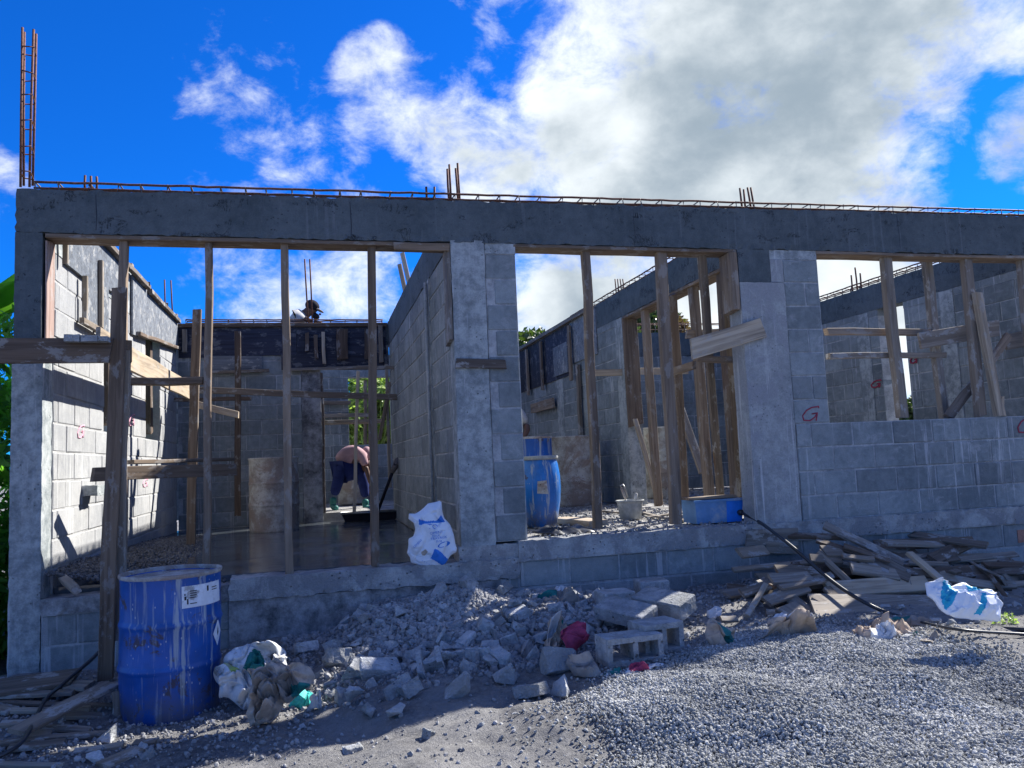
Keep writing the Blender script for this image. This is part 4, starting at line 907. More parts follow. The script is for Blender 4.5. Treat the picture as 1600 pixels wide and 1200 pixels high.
tag(mb.build('hook_bar', MT['steel'], None, True, bk + Vector((-.06, 0, .2))), 'bent metal hook bar standing in the mortar bucket', 'tool')
# box
x0, x1 = U(1088, 815, 'Y', .25).x, U(1137, 815, 'Y', .25).x; x2 = U(1163, 815, 'Y', .25).x; zt = U(1120, 783, 'Y', .25).z
zb = U(1120, 816, 'Y', .25).z; zb = .006
bx = thing('plastic_box', 'grey and bright blue plastic box with a hose outlet on the middle sill', 'box', ((x0 + x1) / 2, .4, zb))
def taper(xa, xb, ya, yb, z0, z1, sl, m, nm, par, cut=(1, 1)):
    mb = MB(); mb.add([(xa + sl * cut[0], ya + sl, z0), (xb - sl * cut[1], ya + sl, z0), (xb - sl * cut[1], yb - sl, z0), (xa + sl * cut[0], yb - sl, z0), (xa, ya, z1), (xb, ya, z1), (xb, yb, z1), (xa, yb, z1)],
        [(0, 3, 2, 1), (4, 5, 6, 7), (0, 1, 5, 4), (1, 2, 6, 5), (2, 3, 7, 6), (3, 0, 4, 7)]); return mb.build(nm, MT[m], par)
taper(x0, x1, .25, .52, zb, zt, .012, 'greybox', 'box_body', bx, (1, 0)); taper(x1 + .001, x2, .25, .52, zb, zt, .012, 'bluebox', 'blue_end', bx, (0, 1))
mb = MB(); mb.box(x0 - .012, x2 + .01, .238, .53, zt - .004, zt + .014); mb.build('box_rim', MT['greybox'], bx)
outl = Vector((x2 - .035, .243, zb + .075)); mb = MB(); mb.tube([outl + Vector((0, .02, 0)), outl - Vector((0, .03, 0))], .024, 14); mb.build('outlet', MT['rubber'], bx, True)
tag(board('plank_offcut', (x0 - .06, .33, zt + .03), (x2 - .02, .36, zt + .03), .14, .022, (0, 1, 0), 'prop'), 'reddish board lying across the top of the plastic box', 'board')
tag(board('plank_offcut', U(872, 812, 'Z', .03), U(935, 818, 'Z', .03), .2, .05, (0, 1, 0), 'pale'), 'pale sunlit board lying flat between the barrel and the bucket', 'board')
for i, (a, b) in enumerate([((1000, 800), (1050, 812)), ((1010, 808), (1080, 800)), ((935, 798), (965, 801)), ((1060, 815), (1085, 806))]):
    tag(board('floor_strip', U(*a, 'Z', .02), U(*b, 'Z', .02), .04, .018, (0, 1, 0), 'scrap'), 'dusty offcut lying on the middle room floor among crumbs', 'board', 'offcuts on the middle floor')
# hose
def curve_tube(name, pts, r, m, label, cat, n=90, seg=10):
    P = [Vector(p) for p in pts]; out_ = []
    for i in range(len(P) - 1):
        a, b, c, d = P[max(i - 1, 0)], P[i], P[i + 1], P[min(i + 2, len(P) - 1)]
        for k in range(n // (len(P) - 1)):
            t = k / (n // (len(P) - 1)); out_.append(.5 * ((2 * b) + (c - a) * t + (2 * a - 5 * b + 4 * c - d) * t * t + (3 * b - a - 3 * c + d) * t ** 3))
    out_.append(P[-1]); mb = MB(); mb.tube(out_, r, seg); o = mb.build(name, MT[m], None, True, P[0]); return tag(o, label, cat)
curve_tube('hose', [outl + Vector((0, -.02, 0)), U(1190, 818, 'Y', -.06), U(1240, 856, 'Y', -.62), U(1290, 900, 'Y', -.90), UP(1340, 935, (6, -1.0, -.33), (0, -.32, 1)), UP(1400, 962, (6, -1.0, -.35), (0, -.32, 1)), UP(1480, 976, (6, -1.0, -.39), (0, -.2, 1)), gp_at(1600, 984, dz=.025), gp_at(1800, 992, dz=.025)], .013, 'rubber', 'long black hose running from the plastic box down over the timber pile to the right', 'hose')
curve_tube('cable', [gp_at(1440, 972, dz=.03), gp_at(1500, 984, dz=.025), gp_at(1600, 991, dz=.02), gp_at(1750, 1000, dz=.02)], .008, 'rubber', 'second thin black cable lying beside the hose at the right edge', 'cable')
curve_tube('cable', [U(-20, 1190, 'Z', -.64), U(35, 1158, 'Z', -.62), U(70, 1095, 'Y', -.8), U(100, 1067, 'Y', -.7), U(155, 1018, 'Y', -.3), U(190, 965, 'Y', -.1), (1.0, .25, -.1)], .011, 'rubber', 'dark cable running from the lower left corner up behind the blue drum', 'cable')
mb = MB()
tag(pillow('black_sheet', [(830, 832), (850, 824), (880, 826), (905, 822), (925, 826), (930, 832), (900, 834), (870, 836)], U(880, 830, 'Z', .02), (0, -.15, 1), .02, .025, MT['rubber'], seed=2, rings=6, seg=40)[0], 'crumpled black rubber scrap at the foot of the barrel', 'rubber sheet')
# shovel and trough in the doorway
sh = thing('shovel', 'black-handled shovel leaning on the partition wall by the doorway', 'shovel', U(597, 775, 'Y', 4.4))
mb = MB(); mb.tube([U(590, 800, 'Y', 4.9), U(618, 725, 'Y', 4.5)], .02, 8); mb.build('handle', MT['black'], sh, True); mb = MB(); mb.tube([U(613, 738, 'Y', 4.5), U(622, 720, 'Y', 4.55), U(629, 712, 'Y', 4.6)], [.03, .05, .03], 8); mb.build('blade', MT['rust_grey'], sh, True)
tr = thing('mortar_trough', 'dark metal mortar trough on the floor in the doorway', 'trough', (2.6, 5.0, -.12))
A, B = U(533, 803, 'Y', 4.95), U(624, 801, 'Y', 4.95); mb = MB(); mb.add([(A.x + .05, 4.95, -.115), (B.x - .05, 4.95, -.115), (B.x - .05, 5.2, -.115), (A.x + .05, 5.2, -.115), (A.x, 4.93, A.z), (B.x, 4.93, A.z), (B.x, 5.24, A.z), (A.x, 5.24, A.z)], [(0, 3, 2, 1), (0, 1, 5, 4), (1, 2, 6, 5), (2, 3, 7, 6), (3, 0, 4, 7)]); mb.build('tray', MT['black'], tr)
mb = MB(); mb.tube([(A.x, 4.93, A.z), (B.x, 4.93, A.z), (B.x, 5.24, A.z), (A.x, 5.24, A.z), (A.x, 4.93, A.z)], .012, 6); mb.build('trough_rim', MT['steel'], tr, True)

# ------------------------------------------------------------------ loose heap inside the left opening
n = 10000; X = .2 + np.abs(rg.normal(0, .5, n)); Y = rg.uniform(.0, 4.2, n); k = (X < 1.5 - .1 * Y); X, Y = X[k], Y[k]
hz = -.14 + .13 * np.clip(1 - (X - .2) / .75, 0, 1) * np.clip(1.15 - Y / 4.5, 0, 1)
stones('gravel_heap', np.stack([X, Y, hz * 1.0 + rg.uniform(-.01, .01, len(X))], 1), rg.uniform(.006, .014, len(X)), MT['gravel_dark'], 9)
n = 2500; X = rg.uniform(3.6, 5.55, n); Y = rg.uniform(.02, 3.4, n); stones('floor_crumbs', np.stack([X, Y, np.full(n, .008)], 1), .004 + .014 * rg.random(n) ** 3, MT['debris'], 10)
n = 1500; X = rg.uniform(5.8, 8.7, n); Y = rg.uniform(.3, 6.2, n); stones('floor_crumbs', np.stack([X, Y, np.full(n, .003)], 1), .005 + .016 * rg.random(n) ** 3, MT['debris'], 11)
for i, (a, b, w) in enumerate([((100, 905), (118, 922), .05), ((278, 800), (300, 812), .04), ((275, 810), (310, 806), .04)]):
    tag(board('plank_offcut', U(*a, 'Z', -.05), U(*b, 'Z', -.06), w, .05, (0, 1, .2), 'scrap'), ['short wood block lying on the dark gravel by the left wall', 'small stick in the far left corner of the wet room, upper one', 'small stick in the far left corner of the wet room, lower one'][i], 'offcut')

# ------------------------------------------------------------------ rubble chunks
def shard_mesh(rnd):
    V0 = []; F0 = []
    for (a, b, c_, d, e, f_) in [(-.5, .5, -.30, -.13, -.3, .3), (-.1, .07, -.125, .34, -.3, rnd.uniform(.1, .28))] + ([(-.5, rnd.uniform(0, .4), .345, .5, -.3, .2)] if rnd.random() < .6 else []):
        v, f = rough_box(a, b, c_, d, e, f_, .11, .02, None, .07, freq=9); F0 += [tuple(i + len(V0) for i in q) for q in f]; o3 = Vector([rnd.uniform(0, 9)] * 3)
        V0 += [p + noise.noise_vector(p * 3 + o3) * .05 for p in v]
    me = bpy.data.meshes.new('rubble_chunk'); me.from_pydata([tuple(v) for v in V0], [], F0); me.materials.append(MT['rubble']); return me
def chunk_mesh(rnd, kind):
    bm = bmesh.new()
    if kind == 'slab':
        hx, hy, hz_ = .5, rnd.uniform(.3, .42), rnd.uniform(.16, .26)
        for sx in (-1, 1):
            for sy in (-1, 1):
                for sz in (-1, 1): bm.verts.new((sx * hx * rnd.uniform(.68, 1.05), sy * hy * rnd.uniform(.68, 1.05), sz * hz_ * rnd.uniform(.85, 1.05)))
        for _ in range(3): bm.verts.new((rnd.choice((-1, 1)) * hx * rnd.uniform(.9, 1.1), rnd.uniform(-.8, .8) * hy, rnd.uniform(-.8, .8) * hz_))
    else:
        for _ in range(11):
            v = Vector([rnd.gauss(0, 1) for _ in range(3)]).normalized(); q = max(abs(v.x), abs(v.y), abs(v.z)); v = v / q ** .6
            bm.verts.new((v.x * .5, v.y * .40 * rnd.uniform(.8, 1.1), v.z * .33 * rnd.uniform(.8, 1.1)))
    if kind == 'shard':
        bm.free(); return shard_mesh(rnd)
    r = bmesh.ops.convex_hull(bm, input=bm.verts[:]); bmesh.ops.delete(bm, geom=[g for g in r['geom_interior'] if isinstance(g, bmesh.types.BMVert)], context='VERTS')
    bmesh.ops.dissolve_limit(bm, angle_limit=.22, verts=bm.verts[:], edges=bm.edges[:])
    bmesh.ops.bevel(bm, geom=bm.edges[:], offset=.018, segments=1, affect='EDGES')
    bmesh.ops.triangulate(bm, faces=bm.faces[:]); bmesh.ops.subdivide_edges(bm, edges=[e for e in bm.edges if e.calc_length() > .22], cuts=1)
    bmesh.ops.triangulate(bm, faces=bm.faces[:]); bmesh.ops.subdivide_edges(bm, edges=[e for e in bm.edges if e.calc_length() > .16], cuts=1); bmesh.ops.triangulate(bm, faces=bm.faces[:]); o3 = Vector([rnd.uniform(0, 50) for _ in range(3)])
    for v in bm.verts: v.co += noise.noise_vector(v.co * 4 + o3) * .03 + noise.noise_vector(v.co * 12 + o3) * .022
    me = bpy.data.meshes.new('rubble_chunk'); bm.to_mesh(me); bm.free(); me.materials.append(MT['rubble']); return me
rr_ = random.Random(11); CH = [chunk_mesh(rr_, 'shard' if i % 6 == 3 else 'slab' if i % 2 else 'lump') for i in range(20)]
def chunk(x, y, s, z=None, rot=None, me=None, label='broken grey concrete chunk in the rubble heap at the foot of the wall', group='rubble chunks heaped below the first column', name='rubble_chunk', scale=None):
    o = bpy.data.objects.new(name, me or rr_.choice(CH)); COL.objects.link(o)
    o.location = (x, y, (gz(x, y) if z is None else z)); o.rotation_euler = rot or (rr_.gauss(0, .45), rr_.gauss(0, .45), rr_.uniform(0, 6.3))
    o.scale = scale or (s, s * rr_.uniform(.8, 1.15), s * rr_.uniform(.8, 1.2)); return tag(o, label, 'rubble', group)
placed = []
def try_place(n, gen, s0, s1, lift, **kw):
    c = 0; t = 0
    while c < n and t < n * 30:
        t += 1; x, y = gen(); s = rr_.uniform(s0, s1) ; s = s0 + (s1 - s0) * rr_.random() ** 1.6
        if any((x - a) ** 2 + (y - b) ** 2 < ((s + r) * .34) ** 2 for a, b, r in placed): continue
        placed.append((x, y, s)); chunk(x, y, s, z=gz(x, y) + s * lift, **kw); c += 1
def toe():   # the fan of rubble along its lower edge
    t = rr_.random(); x = 1.95 + 1.95 * t; return x + rr_.gauss(0, .06), -1.06 + .08 * math.sin(t * 9) + .12 * t + rr_.gauss(0, .16)
def body():
    x = 2.0 + 2.0 * rr_.random(); return x, -.12 - .95 * rr_.random()
# the few large ones first, where the photograph has them
for (px, py, s, z, rot) in [(592, 1045, .26, None, (.5, .2, .3)), (560, 1044, .22, None, (.5, -.2, 1.2)), (716, 1073, .17, None, None), (528, 1000, .18, None, (1.2, .2, .2)), (518, 1000, .15, None, None), (478, 1028, .15, None, (1.3, 0, .3)), (577, 1104, .12, None, (.6, .3, 1.4)),
                         (645, 962, .16, None, None), (760, 1030, .14, None, None), (790, 1050, .16, None, None), (830, 1075, .18, None, None), (870, 1072, .18, None, None), (872, 1030, .2, None, (.9, .1, .1)), (815, 1010, .19, None, (1.0, .2, .6)), (620, 1108, .13, None, (.1, .1, .2)), (765, 955, .15, None, None), (700, 1000, .14, None, (.8, .2, .5)), (735, 1040, .14, None, (.4, .5, .1))]:
    P = U(px, py, 'Z', -.55)
    for _ in range(3): P = U(px, py, 'Z', gz(P.x, P.y) + .05)
    placed.append((P.x, P.y, s)); chunk(P.x, P.y, s, z=gz(P.x, P.y) + s * .22, rot=rot, me=rr_.choice([c_ for i_, c_ in enumerate(CH) if i_ % 6 != 3]))
try_place(75, toe, .06, .19, .22); try_place(70, body, .06, .17, .2); try_place(120, body, .03, .08, .4)
G2 = 'stray concrete bits scattered on the ground'
def stray():
    while True:
        x, y = rr_.uniform(-.3, 6.9), rr_.uniform(-2.1, -.1)
        if not (1.9 < x < 4.1 and y > -1.3) and not (gravel_in(x, y)): return x, y
def gravel_in(x, y): return bool(inpoly(np.array([x]), np.array([y]), gp)[0])
try_place(70, stray, .03, .075, .2, label='small grey concrete bit lying loose on the dirt', group=G2)
tag(chunk(*U(552, 1172, 'Z', -.69).xy, .1, me=CH[1], rot=(0, 0, .3)), 'small pale stone lying alone on the sunlit dirt in the foreground', 'stone')

def zone(x, y):
    u = (x - 1.8) / 2.4; v = (y + 1.35) / 1.25
    return ('far left' if u < .14 else 'left' if u < .34 else 'centre left' if u < .5 else 'centre right' if u < .66 else 'right' if u < .86 else 'far right'), ('at the very toe' if v < .14 else 'low down' if v < .38 else 'halfway up' if v < .66 else 'high up')
for o in COL.objects:
    if o.name.startswith('rubble_chunk') and o.get('group', '').startswith('rubble chunks'):
        s_ = o.scale.x; a, b = zone(o.location.x, o.location.y)
        o['label'] = '%s concrete chunk %s of the rubble, %s' % ('very large' if s_ > .19 else 'large' if s_ > .14 else 'medium' if s_ > .09 else 'fist-sized' if s_ > .06 else 'small', b, a)
    elif o.name.startswith('rubble_chunk') and o.get('group', '').startswith('stray'):
        x, y = o.location.x, o.location.y; s_ = o.scale.x
        o['label'] = '%s concrete bit %s' % ('larger' if s_ > .06 else 'mid-sized' if s_ > .045 else 'tiny', ('by the left boards' if x < .9 else 'around the blue drum' if x < 1.4 else 'in front of the dirty sack' if x < 2 else 'below the rubble heap' if x < 3.9 else 'between blocks and timber pile' if x < 5.1 else 'around the right-hand timber pile') + (', close to the wall' if y > -.6 else ', further out' if y > -1.3 else ', out in the foreground'))
# ------------------------------------------------------------------ loose blocks
def hollow_block(loc, rz, label, l=.39, w=.19, h=.19, tilt=(0, 0)):
    root = thing('loose_block', label, 'concrete block', loc, 'blocks lying by the wall'); R = Matrix.Rotation(rz, 3, 'Z') @ Matrix.Rotation(tilt[0], 3, 'X') @ Matrix.Rotation(tilt[1], 3, 'Y')
    bm = bmesh.new(); bmesh.ops.create_cube(bm, size=1); bmesh.ops.scale(bm, vec=(l, w, h), verts=bm.verts[:]); bmesh.ops.bevel(bm, geom=bm.edges[:], offset=.006, segments=1, affect='EDGES'); bmesh.ops.subdivide_edges(bm, edges=bm.edges[:], cuts=2, use_grid_fill=True)
    for v in bm.verts: v.co += noise.noise_vector(v.co * 14 + Vector(loc)) * .004; v.co.z += h / 2
    for v in bm.verts: v.co = R @ v.co
    me = bpy.data.meshes.new('block_body'); bm.to_mesh(me); bm.free(); me.materials.append(MT['rubble']); o = bpy.data.objects.new('block_body', me); COL.objects.link(o); o.parent = root
    return root
def open_block(loc, rz, label, l=.39, w=.19, h=.19):
    root = thing('loose_block', label, 'concrete block', loc, 'blocks lying by the wall'); R = Matrix.Rotation(rz, 3, 'Z'); t = .03
    def pc(nm, x0, x1, y0, y1, z0, z1):
        v, f = rough_box(x0, x1, y0, y1, z0, z1, .04, .002, None, .003); me = bpy.data.meshes.new(nm); me.from_pydata([tuple(R @ Vector(q)) for q in v], [], f); me.materials.append(MT['rubble']); o = bpy.data.objects.new(nm, me); COL.objects.link(o); o.parent = root
    # hollows open to the ends (block lying on its side)
    pc('block_face', -l / 2, l / 2, -w / 2, w / 2, 0, t); pc('block_face', -l / 2, l / 2, -w / 2, w / 2, h - t, h)
    for x in (-l / 2, -t / 2, l / 2 - t): pc('block_web', x, x + t, -w / 2 + .001, w / 2 - .001, t + .0005, h - t - .0005)
    return root
P = gp_at(966, 948); hollow_block((P.x, P.y + .06, P.z), .05, 'small block with sunlit top beside the wall, left of the grey block pair', .23, .19, .10)
P = gp_at(1022, 942); hollow_block((P.x + .03, P.y + .1, P.z + .02), -.1, 'block with a bright triangle of sun on its top close under the slab edge', .22, .18, .13)
P = gp_at(1000, 1003); hollow_block((P.x, P.y + .2, P.z + .10), -1.0, 'left block of the pair lying tilted on the open blocks', .36, .19, .09, (.25, .1)); hollow_block((P.x + .27, P.y + .22, P.z + .12), -1.0, 'right block of the pair lying tilted on the open blocks', .36, .2, .11, (.22, .08))
P = gp_at(995, 1040); open_block((P.x + .0, P.y + .10, P.z), .08, 'pale block lying lowest at the edge of the gravel', .34, .17, .15)
P = gp_at(1045, 1022); open_block((P.x - .03, P.y + .10, P.z), .15, 'block showing its dark hollow beside the gravel edge', .26, .19, .17)
P = gp_at(1497, 985 + 10); P = gp_at(1418, 998)

# ------------------------------------------------------------------ bags, paper and sacks
GBG = 'torn cement bags among the rubble'
def bag(name, outline, py_base, nrm, bulge, crease, ms, label, patches=(), seed=0, cat='bag', dz=.0, cf=7, dy=.0, grp=None, **k):
    bx_ = sum(q[0] for q in outline) / len(outline); P = gp_at(bx_, py_base, dz=dz); P.y += dy
    o, vs, fs = pillow(name, outline, P, nrm, bulge * .9, crease * 1.7, MT[ms[0]], seed=seed, patches=patches, mats=[MT[m] for m in ms], cfreq=cf, **k)
    return tag(o, label, cat, grp), vs, fs
NV = (-.15, -.75, .65)
bag('plastic_sack', [(333, 1040), (350, 1025), (380, 1016), (415, 1005), (440, 1012), (455, 1025), (450, 1040), (430, 1048), (425, 1070), (412, 1100), (398, 1112), (375, 1108), (362, 1098), (345, 1092), (334, 1070)], 1108, (-.1, -.8, .5), .12, .055, ['sack_dirty', 'lime', 'teal'],
    'dirty white plastic sack with a lime stripe crumpled beside the blue drum', [([(336, 1040), (350, 1036), (378, 1052), (384, 1062), (374, 1064), (350, 1050)], 1), ([(392, 1040), (412, 1028), (412, 1056), (398, 1068), (388, 1055)], 2)], 1)
bag('paper_bag', [(388, 1050), (405, 1040), (420, 1032), (455, 1030), (482, 1040), (487, 1056), (478, 1070), (462, 1080), (440, 1100), (425, 1125), (405, 1136), (385, 1134), (378, 1120), (395, 1100), (410, 1080), (400, 1066)], 1132, (-.1, -.8, .55), .09, .07, ['paper', 'paper_dark', 'teal'],
    'torn brown paper bag folded over the dirty white sack', [([(400, 1062), (470, 1058), (475, 1082), (440, 1095), (420, 1112), (405, 1095)], 1), ([(455, 1074), (480, 1066), (478, 1076), (460, 1084)], 2)], 4, dy=-.06, cf=9)
bag('plastic_scrap', [(450, 1100), (465, 1085), (480, 1080), (490, 1086), (486, 1098), (470, 1104), (455, 1108)], 1108, (0, -.5, .8), .03, .04, ['mint', 'sack_dirty'], 'scrap of mint green plastic at the toe of the bag heap', (), 5, dy=-.03)
bag('plastic_scrap', [(482, 1090), (497, 1084), (508, 1098), (506, 1108), (490, 1112), (478, 1106)], 1112, (0, -.5, .8), .035, .045, ['sack_dirty'], 'crumpled white plastic scrap right of the mint green one', (), 6, dy=-.03)
bag('paper_bag', [(808, 945), (835, 940), (850, 928), (872, 922), (895, 930), (900, 945), (905, 962), (915, 972), (895, 975), (880, 960), (862, 952), (840, 962), (820, 960)], 968, (0, -.6, .8), .06, .06, ['paper_dark', 'teal', 'sack_dirty', 'redbrick'],
    'crumpled dusty bag with green and red print on top of the rubble heap', [([(838, 934), (868, 936), (864, 944), (845, 944)], 1), ([(852, 924), (880, 924), (890, 936), (868, 936)], 2), ([(832, 930), (845, 930), (843, 936), (832, 936)], 3)], 7, dz=.03)
bag('plastic_scrap', [(882, 930), (890, 924), (897, 930), (894, 945), (886, 952), (888, 938)], 955, (0, -.7, .6), .02, .02, ['pink'], 'curled pink strip sticking out of the dusty bag on the heap', (), 8, dz=.03, dy=-.05, rings=6, seg=40)
bag('cloth_scrap', [(880, 985), (898, 981), (912, 988), (914, 1002), (902, 1010), (894, 1020), (884, 1012), (882, 998)], 1018, (0, -.8, .6), .055, .05, ['pink'], 'magenta cloth bundle in the rubble', (), 9, dy=-.04)
bag('paper_bag', [(852, 975), (870, 968), (884, 978), (882, 1000), (878, 1020), (862, 1022), (851, 1010), (856, 990)], 1018, (0, -.7, .7), .05, .07, ['paper', 'sack_dirty', 'teal'], 'crumpled tan paper left of the magenta cloth', [([(850, 985), (868, 975), (878, 985), (860, 1000)], 1), ([(886, 975), (892, 975), (892, 980), (880, 980)], 2)], 10)
bag('cardboard_sheet', [(882, 1024), (915, 1020), (932, 1040), (944, 1058), (915, 1060), (902, 1058), (884, 1040)], 1060, (-.2, -.6, .9), .02, .03, ['paper_dark', 'paper'], 'flattened brown cardboard at the toe of the rubble', [([(884, 1024), (915, 1020), (925, 1032), (892, 1040)], 1)], 11, rings=9)
bag('plastic_scrap', [(942, 1052), (960, 1043), (972, 1050), (970, 1056), (952, 1058)], 1058, (0, -.5, .9), .015, .02, ['teal'], 'small teal plastic scrap beside the lowest block', (), 12, rings=6, seg=40)
bag('plastic_scrap', [(972, 1048), (1000, 1036), (1020, 1034), (1036, 1032), (1034, 1040), (1005, 1048), (978, 1056)], 1056, (0, -.4, .9), .015, .03, ['sack_dirty', 'pink'], 'red and white wrapper strewn along the gravel edge', [([(985, 1040), (1012, 1034), (1014, 1046), (982, 1054)], 1)], 13, rings=8, seg=50)
bag('paper_bag', [(1104, 990), (1110, 978), (1114, 968), (1124, 978), (1140, 984), (1149, 996), (1147, 1010), (1130, 1014), (1110, 1012), (1103, 1002)], 1013, (0, -.9, .4), .08, .04, ['paper', 'teal'], 'twisted brown bag with a green stripe standing at the gravel edge', [([(1116, 982), (1124, 980), (1146, 1000), (1142, 1008), (1132, 1004)], 1)], 14)
bag('plastic_scrap', [(1106, 952), (1116, 946), (1127, 950), (1126, 962), (1116, 968), (1107, 962)], 968, (0, -.9, .4), .04, .03, ['sack_dirty'], 'small crumpled white plastic ball by the wall above the twisted bag', (), 15, rings=8, seg=48)
bag('paper_bag', [(1192, 988), (1205, 972), (1218, 962), (1240, 964), (1256, 972), (1264, 985), (1262, 996), (1240, 998), (1222, 992), (1205, 996), (1194, 994)], 996, (0, -.75, .6), .06, .06, ['paper', 'sack_dirty'], 'crushed tan paper bag in front of the timber pile', [([(1212, 962), (1236, 962), (1236, 970), (1215, 972)], 1)], 16)
bag('plastic_scrap', [(1254, 962), (1266, 962), (1270, 975), (1264, 985), (1256, 978)], 985, (0, -.9, .4), .03, .02, ['sack_white'], 'bright white plastic scrap at the toe of the timber pile', (), 17, rings=6, seg=40)
bag('paper_bag', [(1332, 990), (1345, 980), (1380, 974), (1410, 976), (1425, 984), (1436, 996), (1430, 1002), (1400, 1003), (1370, 1000), (1345, 998)], 1002, (0, -.35, .9), .045, .05, ['paper', 'sack_dirty', 'teal'], 'dusty paper sack lying flat under the plywood sheet', [([(1360, 986), (1395, 986), (1403, 1002), (1362, 1002)], 1), ([(1415, 998), (1434, 996), (1432, 1004), (1416, 1004)], 2)], 18)
bag('paper_bag', [(1380, 970), (1405, 966), (1440, 972), (1470, 980), (1462, 986), (1425, 984), (1395, 978)], 984, (0, -.35, .9), .03, .04, ['paper_dark', 'teal'], 'dark torn paper beneath the hose', [([(1380, 966), (1420, 966), (1424, 974), (1385, 974)], 1)], 19)
bag('paper_bag', [(1440, 1000), (1460, 996), (1485, 1004), (1485, 1012), (1460, 1012), (1444, 1008)], 1010, (0, -.35, .9), .02, .04, ['paper_dark'], 'flat dusty paper half buried at the right edge of the gravel', (), 20, rings=7, seg=44)
bag('plastic_sack', [(1442, 912), (1468, 912), (1485, 918), (1500, 912), (1525, 925), (1550, 932), (1566, 948), (1564, 970), (1545, 968), (1520, 970), (1495, 966), (1470, 952), (1448, 930)], 972, (0, -.75, .65), .07, .02, ['sack_white', 'sack_cyan'],
    'white woven sack with cyan bands lying on the end of the timber pile', [([(1466, 918), (1490, 926), (1488, 940), (1480, 956), (1472, 950), (1463, 932)], 1), ([(1500, 920), (1530, 926), (1532, 934), (1504, 930)], 1), ([(1524, 936), (1532, 938), (1528, 966), (1518, 966)], 1)], 21, dz=.10, dy=-.02)
# standing sack with print
Ns = Vector((-.10, -.98, .17)).normalized(); P0 = Vector((2.72, .02, .0))
def c1(x, y): return (620 + x / 9.23, 770 + y / 9.23)
out_s = [c1(*q) for q in [(600, 100), (640, 130), (660, 250), (690, 370), (765, 450), (830, 600), (878, 780), (860, 850), (760, 950), (640, 1060), (500, 1078), (330, 1040), (205, 1005), (195, 930), (140, 860), (200, 660), (250, 630), (262, 520), (225, 400), (175, 390), (178, 310), (260, 300), (350, 230), (430, 160), (540, 115)]]
sk, svs, sfs = pillow('cement_sack', out_s, P0, Ns, .075, .030, MT['sack_white'], rings=46, seg=240, seed=33, patches=[([c1(*q) for q in [(310, 390), (450, 425), (560, 430), (640, 320), (690, 430), (575, 465), (430, 455), (320, 470)]], 1), ([c1(*q) for q in [(545, 835), (620, 880), (740, 975), (640, 1060), (480, 955)]], 1), ([c1(*q) for q in [(340, 850), (400, 830), (440, 870), (400, 910), (345, 890)]], 2)],
                      mats=[MT['sack_white'], MT['sack_blue'], MT['paper']], cfreq=5)
tag(sk, 'upright white cement sack with blue print leaning by the first column', 'sack')
BV = BVHTree.FromPolygons([tuple(v) for v in svs], sfs)
def text_on(txt, cx, cy, size, rot, m='sack_blue'):
    cu = bpy.data.curves.new('t', 'FONT'); cu.body = txt; cu.size = 1; cu.align_x = 'CENTER'; cu.align_y = 'CENTER'; cu.resolution_u = 2; to = bpy.data.objects.new('t', cu); COL.objects.link(to)
    bpy.context.view_layer.update(); me = to.to_mesh(); bm = bmesh.new(); bm.from_mesh(me); bmesh.ops.triangulate(bm, faces=bm.faces[:]); to.to_mesh_clear()
    vs = []; c, s_ = math.cos(rot), math.sin(rot)
    for v in bm.verts:
        x, y = v.co.x * size, v.co.y * size; px, py = cx + x * c - y * s_, cy - (x * s_ + y * c); o_ = UP(*c1(px, py), P0, Ns); d = -Ns; h = BV.ray_cast(o_ + Ns * .4, d)
        vs.append((h[0] if h[0] is not None else o_) + Ns * .0025)
    fs = [[q.index for q in f.verts] for f in bm.faces]; bm.free(); bpy.data.objects.remove(to); bpy.data.curves.remove(cu)
    mesh_obj('sack_print', vs, fs, MT[m], sk)
text_on('TO', 515, 505, 105, -.0); text_on('CIMENT', 565, 590, 52, .12); text_on('POUR', 560, 635, 42, .1); text_on('TRAVAUX', 600, 665, 52, .15); text_on('35 kg', 600, 710, 40, .15)
text_on('CEMENT', 300, 745, 42, .75); text_on('- - - - - -', 450, 1020, 60, -.45)
mbv = []; 
for kk in range(24):
    th = 2 * math.pi * kk / 24; x, y = 95 * math.cos(th), 36 * math.sin(th); px, py = 675 + x * .93 + y * .35, 755 - x * .35 + y * .93; h = BV.ray_cast(UP(*c1(px, py), P0, Ns) + Ns * .4, -Ns); mbv.append((h[0] if h[0] is not None else UP(*c1(px, py), P0, Ns)) + Ns * .003)
mesh_obj('sack_emblem', [sum(mbv, Vector()) / 24 + Ns * .003] + mbv, [(0, 1 + i, 1 + (i + 1) % 24) for i in range(24)], MT['sack_blue'], sk)

